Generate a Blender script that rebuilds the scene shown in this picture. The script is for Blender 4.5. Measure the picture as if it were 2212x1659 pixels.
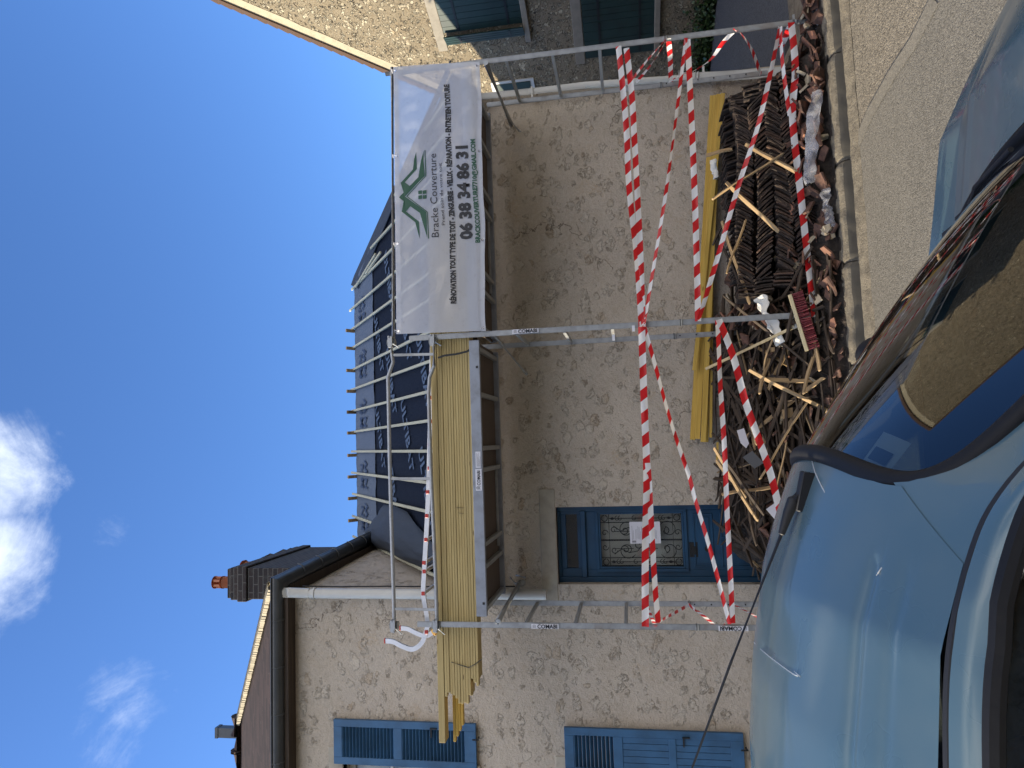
import bpy, bmesh, math, random
from math import *
from mathutils import Vector, Matrix, Quaternion, noise
R = radians
V = Vector
C = bpy.context.scene.collection
for o in list(bpy.data.objects): bpy.data.objects.remove(o)
rnd = random.Random(7)

# ------------------------------------------------------------------ camera, sky, sun, exposure
yaw, pitch, roll = R(4.902), R(9.422), R(-2.701)
CAM = V((-.959, 0, 1.722)); FPX = 1490.0
fw = V((sin(yaw)*cos(pitch), cos(yaw)*cos(pitch), sin(pitch)))
rt = V((cos(yaw), -sin(yaw), 0)); up = rt.cross(fw)
r2 = rt*cos(roll)+up*sin(roll); u2 = up*cos(roll)-rt*sin(roll)
cam = bpy.data.objects.new('camera', bpy.data.cameras.new('camera')); C.objects.link(cam)
M3 = Matrix((-u2, r2, -fw)).transposed()          # the photograph was taken with the camera turned on its side
cam.matrix_world = Matrix.Translation(CAM) @ M3.to_4x4()
cam.data.sensor_width = 36; cam.data.lens = FPX/2212*36
cam.data.clip_start = .05; cam.data.clip_end = 3000
bpy.context.scene.camera = cam
def ray(x, y): return fw + r2*((829.5-y)/FPX) - u2*((x-1106)/FPX)
def at(x, y, ax, v):                              # a point seen at (x, y) lying on the plane ax = v
    d = ray(x, y); i = 'XYZ'.index(ax); return CAM + d*((v-CAM[i])/d[i])

SUN_EL, SUN_AZ = R(17.0), R(2.2)                  # from the left, slightly behind the house
sdir = V((-cos(SUN_EL)*cos(SUN_AZ), cos(SUN_EL)*sin(SUN_AZ), sin(SUN_EL)))
sun = bpy.data.objects.new('sun', bpy.data.lights.new('sun', 'SUN')); C.objects.link(sun)
sun.data.energy = 5.0; sun.data.angle = R(.53); sun.data.color = (1, .87, .66)
sun.rotation_euler = (-sdir).to_track_quat('-Z', 'Y').to_euler()
sc = bpy.context.scene
sc.view_settings.view_transform = 'Standard'; sc.view_settings.look = 'None'
sc.view_settings.exposure = 0.92; sc.view_settings.gamma = 1
W = bpy.data.worlds.new('World'); sc.world = W; W.use_nodes = True
SKY_STRENGTH = .15

# ------------------------------------------------------------------ node helper
class NT:
    def __init__(s, tree):
        s.t = tree; s.n = tree.nodes; s.l = tree.links
    def node(s, typ, **kw):
        n = s.n.new(typ)
        for k, v in kw.items():
            if k.startswith('i_'): s.set(n.inputs[k[2:].replace('_', ' ')], v)
            elif k[0] == 'I' and k[1:].isdigit(): s.set(n.inputs[int(k[1:])], v)
            else: setattr(n, k, v)
        return n
    def set(s, inp, v):
        if hasattr(v, 'is_output') or hasattr(v, 'links'): s.l.new(v, inp)
        elif hasattr(v, 'outputs'): s.l.new(v.outputs[0], inp)
        else:
            if inp.type == 'RGBA' and hasattr(v, '__len__') and len(v) == 3: v = (*v, 1)
            inp.default_value = v
    def math(s, op, a, b=0, c=0, clamp=False):
        n = s.node('ShaderNodeMath', operation=op, I0=a, I1=b, use_clamp=clamp)
        s.set(n.inputs[2], c); return n.outputs[0]
    def vm(s, op, a, b=(0, 0, 0), sc=1.0):
        n = s.node('ShaderNodeVectorMath', operation=op, I0=a, I1=b)
        if op == 'SCALE': s.set(n.inputs['Scale'], sc)
        return n.outputs[1] if op in ('LENGTH', 'DOT_PRODUCT', 'DISTANCE') else n.outputs[0]
    def noise(s, vec, scale, det=4, rough=.55, dist=0):
        n = s.node('ShaderNodeTexNoise', i_Vector=vec, i_Scale=scale, i_Detail=det, i_Roughness=rough, i_Distortion=dist)
        return n
    def vor(s, vec, scale, feat='F1', rand=1.0):
        return s.node('ShaderNodeTexVoronoi', feature=feat, i_Vector=vec, i_Scale=scale, i_Randomness=rand)
    def mix(s, fac, a, b, blend='MIX'):
        n = s.node('ShaderNodeMix', data_type='RGBA', blend_type=blend, clamp_factor=True)
        s.set(n.inputs[0], fac); s.set(n.inputs[6], a); s.set(n.inputs[7], b); return n.outputs[2]
    def ramp(s, fac, a, b, lo=0.0, hi=1.0, smooth=True):
        n = s.node('ShaderNodeMapRange', interpolation_type='SMOOTHSTEP' if smooth else 'LINEAR')
        s.set(n.inputs[0], fac); n.inputs[1].default_value = a; n.inputs[2].default_value = b
        n.inputs[3].default_value = lo; n.inputs[4].default_value = hi; return n.outputs[0]
    def pos(s): return s.node('ShaderNodeNewGeometry').outputs['Position']
    def obj(s): return s.node('ShaderNodeTexCoord').outputs['Object']
    def rndo(s): return s.node('ShaderNodeObjectInfo').outputs['Random']
    def mapv(s, v, scale=(1, 1, 1), rot=(0, 0, 0), loc=(0, 0, 0)):
        return s.node('ShaderNodeMapping', i_Vector=v, i_Scale=scale, i_Rotation=rot, i_Location=loc).outputs[0]

w = NT(W.node_tree)
for n in list(w.n): w.n.remove(n)
sky = w.node('ShaderNodeTexSky', sky_type='NISHITA', sun_disc=False, sun_elevation=SUN_EL, sun_rotation=R(90)-(pi-SUN_AZ))
sky.altitude = 100; sky.air_density = 1.0; sky.dust_density = .8; sky.ozone_density = 1.6
D = w.node('ShaderNodeTexCoord').outputs['Generated']
nz = w.noise(w.mapv(D, (1, 1, 1.0), (0, .5, 0)), 9, 9, .68, .9)
nz2 = w.noise(w.mapv(D, (1, 1, 1), (0, 0, .6)), 24, 6, .65)
def blob(px, py, rad):
    d = ray(px, py).normalized()
    dd = w.vm('DISTANCE', D, tuple(d))
    return w.ramp(dd, rad, rad*.15)
cl = w.math('MULTIPLY', blob(-55, 1020, .155), .74)
cl = w.math('MAXIMUM', cl, w.math('MULTIPLY', blob(-75, 1215, .155), .74))
cl = w.math('MAXIMUM', cl, w.math('MULTIPLY', blob(262, 1510, .13), .40))
cl = w.math('MAXIMUM', cl, w.math('MULTIPLY', blob(255, 1590, .11), .38))
cl = w.math('MAXIMUM', cl, w.math('MULTIPLY', blob(228, 1150, .07), .38))
dens = w.math('ADD', w.math('MULTIPLY', nz.outputs[0], .75), w.math('MULTIPLY', nz2.outputs[0], .35))
cm = w.ramp(w.math('ADD', dens, cl), .90, 1.50, 0, .80)
skyc = w.mix(1.0, sky.outputs[0], (.49, .73, 1.12), 'MULTIPLY')
cc = w.mix(cm, skyc, (4.6, 5.0, 5.6))
# added bright cloud, unseen behind the viewer, to fill the shaded house front
dsep = w.node('ShaderNodeSeparateXYZ', I0=D)
fill_bank = w.math('MULTIPLY', w.ramp(dsep.outputs[1], .05, -.35), w.ramp(dsep.outputs[2], .02, .16))
fill_bank = w.math('MULTIPLY', fill_bank, w.ramp(dsep.outputs[0], -.75, -.15))
bk = w.math('MULTIPLY', fill_bank, w.ramp(w.noise(D, 3.2, 7, .6, .3).outputs[0], .40, .56))
cc = w.mix(bk, cc, (10.6, 10.0, 9.4))
bg = w.node('ShaderNodeBackground', i_Color=cc, i_Strength=SKY_STRENGTH)
w.l.new(bg.outputs[0], w.node('ShaderNodeOutputWorld').inputs[0])

# ------------------------------------------------------------------ materials
MAT = {}
def material(name, build):
    m = bpy.data.materials.new(name); m.use_nodes = True
    t = NT(m.node_tree)
    for n in list(t.n): t.n.remove(n)
    out = t.node('ShaderNodeOutputMaterial')
    r = build(t)
    t.l.new(r if not hasattr(r, 'outputs') else r.outputs[0], out.inputs[0])
    MAT[name] = m; return m
def bsdf(t, col, rough=.7, metal=0, bump=None, bstr=.3, bdist=.01, **kw):
    p = t.node('ShaderNodeBsdfPrincipled')
    t.set(p.inputs['Base Color'], col); t.set(p.inputs['Roughness'], rough); t.set(p.inputs['Metallic'], metal)
    for k, v in kw.items(): t.set(p.inputs[k.replace('_', ' ')], v)
    if bump is not None:
        b = t.node('ShaderNodeBump', i_Strength=bstr, i_Distance=bdist, i_Height=bump)
        t.l.new(b.outputs[0], p.inputs['Normal'])
    return p

def stone(base, stones, dark, ochre, thr=.30, zs=1.3, sc=6.6, bst=.5, rim_k=.55, mort=.78, spread=.34, crk=.6, hk=1.0):
    def f(t):
        P = t.pos()
        n1 = t.noise(P, 7, 5, .6); n0 = t.noise(P, 26, 4, .6)
        Pd = t.vm('ADD', P, t.vm('SCALE', t.vm('SUBTRACT', n1.outputs[1], (.5, .5, .5)), sc=.16))
        Pd = t.vm('ADD', Pd, t.vm('SCALE', t.vm('SUBTRACT', n0.outputs[1], (.5, .5, .5)), sc=.05))
        v = t.vor(t.mapv(Pd, (1, 1, zs)), sc)
        sepc = t.node('ShaderNodeSeparateColor', I0=v.outputs[1])
        fine = t.noise(P, 75, 6, .7); med = t.noise(P, 24, 6, .7); big = t.noise(P, .9, 5, .6); mid = t.noise(P, 4.5, 5, .65)
        size = t.math('MULTIPLY_ADD', sepc.outputs[0], spread, thr-.26)
        edge = t.math('SUBTRACT', t.math('MULTIPLY_ADD', t.math('SUBTRACT', med.outputs[0], .5), .55, size), v.outputs[0])
        mask = t.ramp(edge, -.06, .07)
        rim = t.math('MULTIPLY', t.ramp(edge, -.05, .0), t.ramp(edge, .05, .01))
        rimn = t.math('MULTIPLY', rim, t.ramp(t.noise(P, 11, 4).outputs[0], .47, .62))
        # broken faces inside the stones
        rg = t.math('ABSOLUTE', t.math('SUBTRACT', t.noise(Pd, 19, 4, .6, .8).outputs[0], .5))
        crev = t.math('MULTIPLY', t.math('MULTIPLY', t.ramp(rg, .030, .006), mask), t.ramp(mid.outputs[0], .40, .56))
        v3 = t.vor(t.mapv(Pd, (1, 1, 1.2), loc=(3, 1, 2)), sc*3.3)
        pits = t.math('MULTIPLY', t.ramp(v3.outputs[0], .20, .10), t.ramp(t.noise(P, 5, 3).outputs[0], .50, .62))
        col = t.mix(t.ramp(big.outputs[0], .3, .7), tuple(c*1.05 for c in base), tuple(c*.86 for c in base))
        col = t.mix(t.ramp(mid.outputs[0], .42, .68, 0, .5), col, (base[0]*.80, base[1]*.76, base[2]*.70))
        col = t.mix(t.ramp(med.outputs[0], .38, .70, 0, .5), col, tuple(c*1.18 for c in base))
        col = t.mix(t.ramp(fine.outputs[0], .50, .72, 0, .55), col, tuple(c*.66 for c in base))
        sv = t.mix(sepc.outputs[1], stones, (stones[0]*.68, stones[1]*.63, stones[2]*.56))
        sv = t.mix(t.ramp(sepc.outputs[2], .82, .93, 0, .7), sv, ochre)
        sv = t.mix(t.ramp(med.outputs[0], .42, .66, 0, .6), sv, tuple(c*.74 for c in stones))
        sv = t.mix(t.ramp(fine.outputs[0], .50, .68, 0, .5), sv, tuple(c*1.2 for c in stones))
        col = t.mix(t.math('MULTIPLY', mask, mort), col, sv)
        col = t.mix(t.math('MULTIPLY', rimn, rim_k), col, dark)
        col = t.mix(t.math('MULTIPLY', crev, crk), col, dark)
        col = t.mix(t.math('MULTIPLY', pits, .5), col, dark)
        och = t.math('MULTIPLY', t.ramp(t.noise(P, 2.3, 5, .6).outputs[0], .60, .69), t.ramp(t.noise(P, 30, 4, .7).outputs[0], .42, .6))
        col = t.mix(t.math('MULTIPLY', och, .45), col, ochre)
        ck = t.vor(t.vm('ADD', P, t.vm('SCALE', n1.outputs[1], sc=.35)), .62, 'DISTANCE_TO_EDGE')
        ckm = t.math('MULTIPLY', t.ramp(ck.outputs[0], .0035, .001), t.ramp(t.noise(P, .9, 2).outputs[0], .56, .60))
        col = t.mix(t.math('MULTIPLY', ckm, .8), col, tuple(c*.5 for c in dark))
        h = t.math('ADD', t.math('MULTIPLY', mask, .5), t.math('MULTIPLY', med.outputs[0], .9))
        h = t.math('ADD', h, t.math('MULTIPLY', fine.outputs[0], .45))
        for q, k in ((rimn, .8), (crev, .9), (pits, 1.0), (ckm, .8)): h = t.math('SUBTRACT', h, t.math('MULTIPLY', q, k*hk))
        return bsdf(t, col, .93, bump=h, bstr=bst, bdist=.03)
    return f
material('render_wall', stone((.51, .44, .355), (.62, .55, .45), (.22, .165, .115), (.40, .28, .165), bst=.8, thr=.45, rim_k=.42, mort=.62, zs=1.55, sc=6.6, spread=.30, crk=.62, hk=.6))
material('rubble_wall', stone((.27, .22, .145), (.62, .54, .38), (.08, .058, .036), (.32, .22, .12), thr=.62, sc=12.5, bst=1.4, rim_k=.5, mort=.95, spread=.16, crk=.7))
def pale(t, c=(.40, .36, .29)):
    P = t.pos(); n = t.noise(P, 8, 6, .65); f = t.noise(P, 90, 3)
    col = t.mix(t.ramp(n.outputs[0], .35, .7), c, tuple(x*.8 for x in c))
    return bsdf(t, col, .9, bump=t.math('ADD', n.outputs[0], t.math('MULTIPLY', f.outputs[0], .3)), bstr=.3, bdist=.008)
material('dressed_stone', lambda t: pale(t))
material('mortar', lambda t: pale(t, (.40, .345, .24)))
material('dull_stone', lambda t: pale(t, (.25, .225, .18)))
def paint(c, rough=.45, var=.16, grain=True):
    def f(t):
        P = t.pos(); n = t.noise(P, 4, 4); g = t.noise(t.mapv(P, (60, 60, 3)), 1, 4)
        col = t.mix(t.ramp(n.outputs[0], .35, .7), c, tuple(x*(1-var*2) for x in c))
        col = t.mix(t.ramp(g.outputs[0], .55, .8, 0, .3), col, tuple(min(1, x*1.3) for x in c))
        return bsdf(t, col, rough, bump=g.outputs[0] if grain else n.outputs[0], bstr=.25, bdist=.002)
    return f
material('blue_door_paint', paint((.010, .058, .125), .42))
material('blue_shutter_paint', paint((.030, .105, .215), .5))
material('green_paint', paint((.007, .028, .024), .55))
material('white_pvc', paint((.52, .52, .49), .4, .06))
material('grey_trim', paint((.30, .29, .27), .6))
def zinc(t):
    P = t.pos(); n = t.noise(P, 6, 5)
    return bsdf(t, t.mix(n.outputs[0], (.035, .04, .043), (.09, .095, .10)), .45, .3, n.outputs[0], .2)
material('zinc', zinc)
def galv(t):
    P = t.pos(); n = t.noise(P, 25, 5, .6); m = t.noise(P, 4, 3)
    col = t.mix(n.outputs[0], (.22, .23, .24), (.46, .48, .49))
    col = t.mix(t.ramp(m.outputs[0], .55, .72, 0, .6), col, (.25, .22, .19))
    return bsdf(t, col, t.ramp(n.outputs[0], .3, .7, .34, .55), .45, n.outputs[0], .08)
material('galvanised', galv)
material('aluminium', lambda t: bsdf(t, t.mix(t.noise(t.pos(), 14, 4).outputs[0], (.52, .53, .55), (.70, .71, .73)), .42, .7))
material('deck_paint', lambda t: bsdf(t, t.mix(t.ramp(t.noise(t.pos(), 9, 5).outputs[0], .4, .75), (.27, .295, .34), (.20, .21, .23)), .5, .3))
def flat(c, rough=.6, **k): return lambda t: bsdf(t, c, rough, **k)
material('black', flat((.012, .012, .013), .6)); material('dark_iron', flat((.018, .02, .022), .5, metal=.4))
material('white_paper', flat((.62, .62, .66), .55)); material('ink', flat((.012, .014, .018), .5))
material('green_ink', flat((.012, .075, .04), .5)); material('red_plastic', flat((.45, .03, .02), .4))
material('grey_ink', flat((.22, .22, .24), .6)); material('amber_plastic', flat((.75, .45, .10), .4))
def plywood(t):
    P = t.pos(); n = t.noise(t.mapv(P, (2, 14, 8)), 3, 5, .6)
    return bsdf(t, t.mix(n.outputs[0], (.06, .045, .035), (.12, .09, .07)), .75, bump=n.outputs[0], bstr=.15)
material('plywood', plywood)
def wood(c1, c2, knot=(.10, .06, .02), sx=1.0, rough=.72, along='OBJ'):
    def f(t):
        P = t.obj() if along == 'OBJ' else t.pos()
        r = t.rndo()
        P = t.vm('ADD', P, t.node('ShaderNodeCombineXYZ', I0=t.math('MULTIPLY', r, 17), I1=t.math('MULTIPLY', r, 9), I2=t.math('MULTIPLY', r, 5)).outputs[0])
        g = t.noise(t.mapv(P, (1.2*sx, 34, 34)), 1.6, 6, .6, .6)
        v = t.vor(t.mapv(P, (1.6*sx, 7, 7)), 1.4)
        col = t.mix(t.ramp(g.outputs[0], .3, .7), c1, c2)
        col = t.mix(t.math('MULTIPLY', r, .35), col, tuple(x*.7 for x in c1))
        col = t.mix(t.ramp(v.outputs[0], .075, .03, 0, .8), col, knot)
        return bsdf(t, col, rough, bump=g.outputs[0], bstr=.25, bdist=.003)
    return f
material('fresh_pine', wood((.50, .385, .165), (.37, .27, .105)))
material('yellow_pine', wood((.66, .44, .09), (.48, .29, .045)))
material('batten_wood', wood((.50, .49, .36), (.36, .35, .26), (.12, .1, .06)))
material('old_lath', wood((.070, .047, .030), (.022, .015, .010), (.01, .008, .006), rough=.85))
material('pale_lath', wood((.42, .29, .15), (.20, .13, .065), (.06, .04, .02), rough=.8))
material('handle_wood', wood((.62, .52, .32), (.48, .38, .2)))
def oldtile(c1, c2, c3):
    def f(t):
        P = t.pos(); r = t.rndo(); n = t.noise(P, 18, 5, .65); f2 = t.noise(P, 90, 3)
        col = t.mix(t.ramp(n.outputs[0], .35, .65), c1, c2)
        col = t.mix(t.ramp(r, .72, 1.0, 0, .8), col, c3)
        col = t.mix(t.ramp(f2.outputs[0], .6, .8, 0, .5), col, (.16, .15, .12))
        return bsdf(t, col, .9, bump=t.math('ADD', n.outputs[0], f2.outputs[0]), bstr=.5, bdist=.006)
    return f
material('old_tile', oldtile((.055, .036, .026), (.022, .016, .013), (.11, .06, .038)))
material('broken_tile', oldtile((.13, .066, .044), (.055, .03, .022), (.30, .14, .085)))
material('verge_tile', oldtile((.06, .038, .028), (.03, .022, .018), (.09, .05, .03)))
material('stone_chip', oldtile((.42, .35, .24), (.25, .2, .13), (.5, .42, .3)))
def rooftile(t):
    P = t.pos(); s = t.node('ShaderNodeSeparateXYZ', I0=P)
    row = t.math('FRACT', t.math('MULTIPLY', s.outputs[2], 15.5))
    rid = t.math('FLOOR', t.math('MULTIPLY', s.outputs[2], 15.5))
    ns = t.node('ShaderNodeTexWhiteNoise', noise_dimensions='2D')
    t.set(ns.inputs[0], t.node('ShaderNodeCombineXYZ', I0=t.math('FLOOR', t.math('MULTIPLY', s.outputs[0], 6.0)), I1=rid).outputs[0])
    col = t.mix(ns.outputs[0], (.030, .018, .014), (.062, .036, .028))
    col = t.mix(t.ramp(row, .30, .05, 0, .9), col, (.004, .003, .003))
    sp = t.vor(P, 24); col = t.mix(t.math('MULTIPLY', t.ramp(sp.outputs[0], .12, .06), t.ramp(t.noise(P, 3, 2).outputs[0], .45, .6)), col, (.22, .19, .15))
    return bsdf(t, col, .85, bump=row, bstr=.7, bdist=.03)
material('roof_tiles', rooftile)
def brick(t):
    P = t.pos(); s = t.node('ShaderNodeSeparateXYZ', I0=P)
    hx = t.math('ADD', s.outputs[0], s.outputs[1])
    b = t.node('ShaderNodeTexBrick', i_Scale=1.0)
    t.set(b.inputs['Vector'], t.node('ShaderNodeCombineXYZ', I0=hx, I1=s.outputs[2]).outputs[0])
    t.set(b.inputs['Color1'], (.030, .020, .018)); t.set(b.inputs['Color2'], (.012, .010, .011)); t.set(b.inputs['Mortar'], (.07, .066, .06))
    b.inputs['Brick Width'].default_value = .22; b.inputs['Row Height'].default_value = .072; b.inputs['Mortar Size'].default_value = .007
    n = t.noise(P, 14, 5)
    col = t.mix(t.ramp(n.outputs[0], .5, .75, 0, .5), b.outputs[0], (.05, .055, .05))
    return bsdf(t, col, .9, bump=t.math('SUBTRACT', n.outputs[0], b.outputs[1]), bstr=.5, bdist=.01)
material('sooty_brick', brick)
material('terracotta', flat((.36, .13, .065), .7))
def membrane(c):
    def f(t):
        P = t.pos(); n = t.noise(t.mapv(P, (5, 1, 1)), 2.5, 4); m = t.noise(P, 24, 3)
        return bsdf(t, t.mix(n.outputs[0], c, tuple(x*.75 for x in c)), .75, Specular_IOR_Level=.2, bump=t.math('ADD', n.outputs[0], t.math('MULTIPLY', m.outputs[0], .15)), bstr=.35, bdist=.04)
    return f
material('membrane_grey', membrane((.12, .15, .20))); material('membrane_dark', membrane((.007, .011, .022)))
material('membrane_flap', membrane((.055, .068, .09)))
material('print_light', flat((.075, .11, .17), .8)); material('print_dark', flat((.028, .045, .085), .6))
def asphalt(c, sc=1.0, dk=.35, bs=.8):
    def f(t):
        P = t.pos(); v = t.vor(P, 85*sc); n = t.noise(P, 38*sc, 5, .75); b = t.noise(P, 1.3, 4); st = t.noise(t.mapv(P, (.4, 5, 1)), 2, 4)
        sp = t.node('ShaderNodeSeparateColor', I0=v.outputs[1])
        col = t.mix(t.ramp(b.outputs[0], .35, .65), c, tuple(x*.85 for x in c))
        col = t.mix(t.math('MULTIPLY', sp.outputs[0], .7), col, tuple(min(1, x*1.9) for x in c))
        col = t.mix(t.ramp(n.outputs[0], .45, .68, 0, .85), col, tuple(x*dk for x in c))
        col = t.mix(t.ramp(st.outputs[0], .55, .75, 0, .25), col, tuple(x*.7 for x in c))
        return bsdf(t, col, .9, bump=t.math('SUBTRACT', n.outputs[0], v.outputs[0]), bstr=bs, bdist=.008)
    return f
material('chipped_asphalt', asphalt((.170, .148, .112))); material('smooth_patch', asphalt((.140, .128, .104), 1.5, .5, .5))
material('dark_asphalt', asphalt((.060, .062, .068), 1.0, .5)); material('patch_seam', asphalt((.16, .145, .115), 2, .6, .3))
def dirt(t):
    P = t.pos(); n = t.noise(P, 6, 6, .65); v = t.vor(P, 26); f = t.noise(P, 60, 4)
    col = t.mix(t.ramp(n.outputs[0], .35, .65), (.13, .105, .075), (.23, .19, .13))
    col = t.mix(t.ramp(v.outputs[0], .25, .1, 0, .5), col, (.36, .3, .21))
    return bsdf(t, col, .95, bump=t.math('ADD', n.outputs[0], f.outputs[0]), bstr=.8, bdist=.03)
material('dirt', dirt)
def kerbm(t):
    P = t.pos(); n = t.noise(P, 10, 6, .7); f = t.noise(P, 70, 4, .7)
    col = t.mix(t.ramp(n.outputs[0], .35, .65), (.25, .215, .155), (.14, .12, .09))
    col = t.mix(t.ramp(f.outputs[0], .5, .7, 0, .6), col, (.10, .085, .06))
    return bsdf(t, col, .95, bump=t.math('ADD', t.math('MULTIPLY', n.outputs[0], 1.5), f.outputs[0]), bstr=.9, bdist=.02)
material('kerb_stone', kerbm)
material('kerb_face_shade', lambda t: pale(t, (.085, .075, .058)))  # darker copy for the kerb's sunless front face, shade put into the colour
material('debris_dark', oldtile((.034, .024, .017), (.012, .009, .007), (.05, .035, .022)))
def tape(t):
    uv = t.node('ShaderNodeUVMap').outputs[0]; s = t.node('ShaderNodeSeparateXYZ', I0=uv)
    fr = t.math('FRACT', t.math('ADD', t.math('MULTIPLY', s.outputs[0], 1/.19), t.math('MULTIPLY', s.outputs[1], .22)))
    st = t.ramp(fr, .495, .505, smooth=False)
    col = t.mix(st, (.60, .015, .018), (.78, .77, .76))
    n = t.noise(t.pos(), 30, 3)
    p = bsdf(t, col, .32, bump=n.outputs[0], bstr=.25, bdist=.01)
    tr = t.node('ShaderNodeBsdfTranslucent', i_Color=col)
    m = t.node('ShaderNodeMixShader', I0=.32, I1=p.outputs[0], I2=tr.outputs[0]); return m.outputs[0]
material('barrier_tape', tape)
def tarp(t):
    P = t.pos(); n = t.noise(P, 2.2, 5, .6); wv = t.noise(t.mapv(P, (250, 250, 60)), 1, 2)
    dirt_ = t.math('MULTIPLY', t.ramp(t.noise(P, 14, 5, .7).outputs[0], .55, .75), .25)
    col = t.mix(dirt_, (.76, .78, .83), (.36, .35, .34))
    p = bsdf(t, col, .42, bump=t.math('ADD', n.outputs[0], t.math('MULTIPLY', wv.outputs[0], .05)), bstr=.3, bdist=.03)
    tl = t.node('ShaderNodeBsdfTranslucent', i_Color=col); tp = t.node('ShaderNodeBsdfTransparent')
    m = t.node('ShaderNodeMixShader', I0=.5, I1=p.outputs[0], I2=tl.outputs[0])
    return t.node('ShaderNodeMixShader', I0=.20, I1=m.outputs[0], I2=tp.outputs[0]).outputs[0]
material('banner_fabric', tarp)
def film(t):
    P = t.pos(); n = t.noise(P, 8, 4, .5, .6)
    p = bsdf(t, (.5, .5, .52), .15, bump=n.outputs[0], bstr=.4, bdist=.03)
    tp = t.node('ShaderNodeBsdfTransparent', i_Color=(.9, .9, .92))
    return t.node('ShaderNodeMixShader', I0=t.ramp(n.outputs[0], .3, .7, .65, .93), I1=p.outputs[0], I2=tp.outputs[0]).outputs[0]
material('clear_film', film)
material('cloth', lambda t: bsdf(t, (.68, .66, .60), .85, bump=t.noise(t.pos(), 14, 4).outputs[0], bstr=.5, bdist=.02))
def carpaint(t):
    P = t.pos(); d = t.noise(P, 3, 4, .55); sp = t.vor(P, 55); fl = t.noise(P, 380, 2)
    dust = t.math('ADD', t.ramp(d.outputs[0], .3, .75, .15, .45), t.math('MULTIPLY', t.ramp(sp.outputs[0], .05, .02), .5))
    col = t.mix(dust, (.070, .145, .185), (.17, .215, .205))
    return bsdf(t, col, t.ramp(d.outputs[0], .35, .75, .24, .42), .15, fl.outputs[0], .02, .002, Coat_Weight=.45, Coat_Roughness=.07)
material('car_paint', carpaint)
def glass(tint, refl=1.0):
    def f(t):
        fr = t.node('ShaderNodeFresnel', i_IOR=1.5)
        g = t.node('ShaderNodeBsdfGlossy', i_Roughness=.02, i_Color=(1, 1, 1)); tp = t.node('ShaderNodeBsdfTransparent', i_Color=tint)
        return t.node('ShaderNodeMixShader', I0=t.math('MULTIPLY_ADD', fr.outputs[0], 1.15*refl, .05*refl, clamp=True), I1=tp.outputs[0], I2=g.outputs[0]).outputs[0]
    return f
material('car_glass', glass((.30, .36, .34))); material('window_glass', glass((.80, .82, .82), .5))
material('curtain_cloth', flat((.78, .75, .68), .8)); material('interior', flat((.020, .021, .022), .8)); material('seat_cloth', flat((.05, .055, .06), .9))
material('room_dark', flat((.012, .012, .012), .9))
material('rubber', lambda t: bsdf(t, (.012, .012, .013), .6, Specular_IOR_Level=.25, bump=t.noise(t.pos(), 60, 3).outputs[0], bstr=.15, bdist=.003))
material('tyre', flat((.016, .016, .017), .8)); material('chrome', flat((.6, .6, .6), .2, metal=1.0)); material('mirror', flat((.9, .9, .9), .03, metal=1.0))
material('lamp_glass', flat((.6, .6, .62), .1, metal=.4)); material('bristle', flat((.16, .018, .025), .6))
material('slate', flat((.10, .105, .11), .6)); material('ivy_leaf', lambda t: bsdf(t, t.mix(t.noise(t.pos(), 8, 3).outputs[0], (.02, .045, .012), (.055, .10, .03)), .5))
material('moss', flat((.10, .10, .06), .95)); material('scratch', flat((.55, .56, .54), .5))

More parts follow.
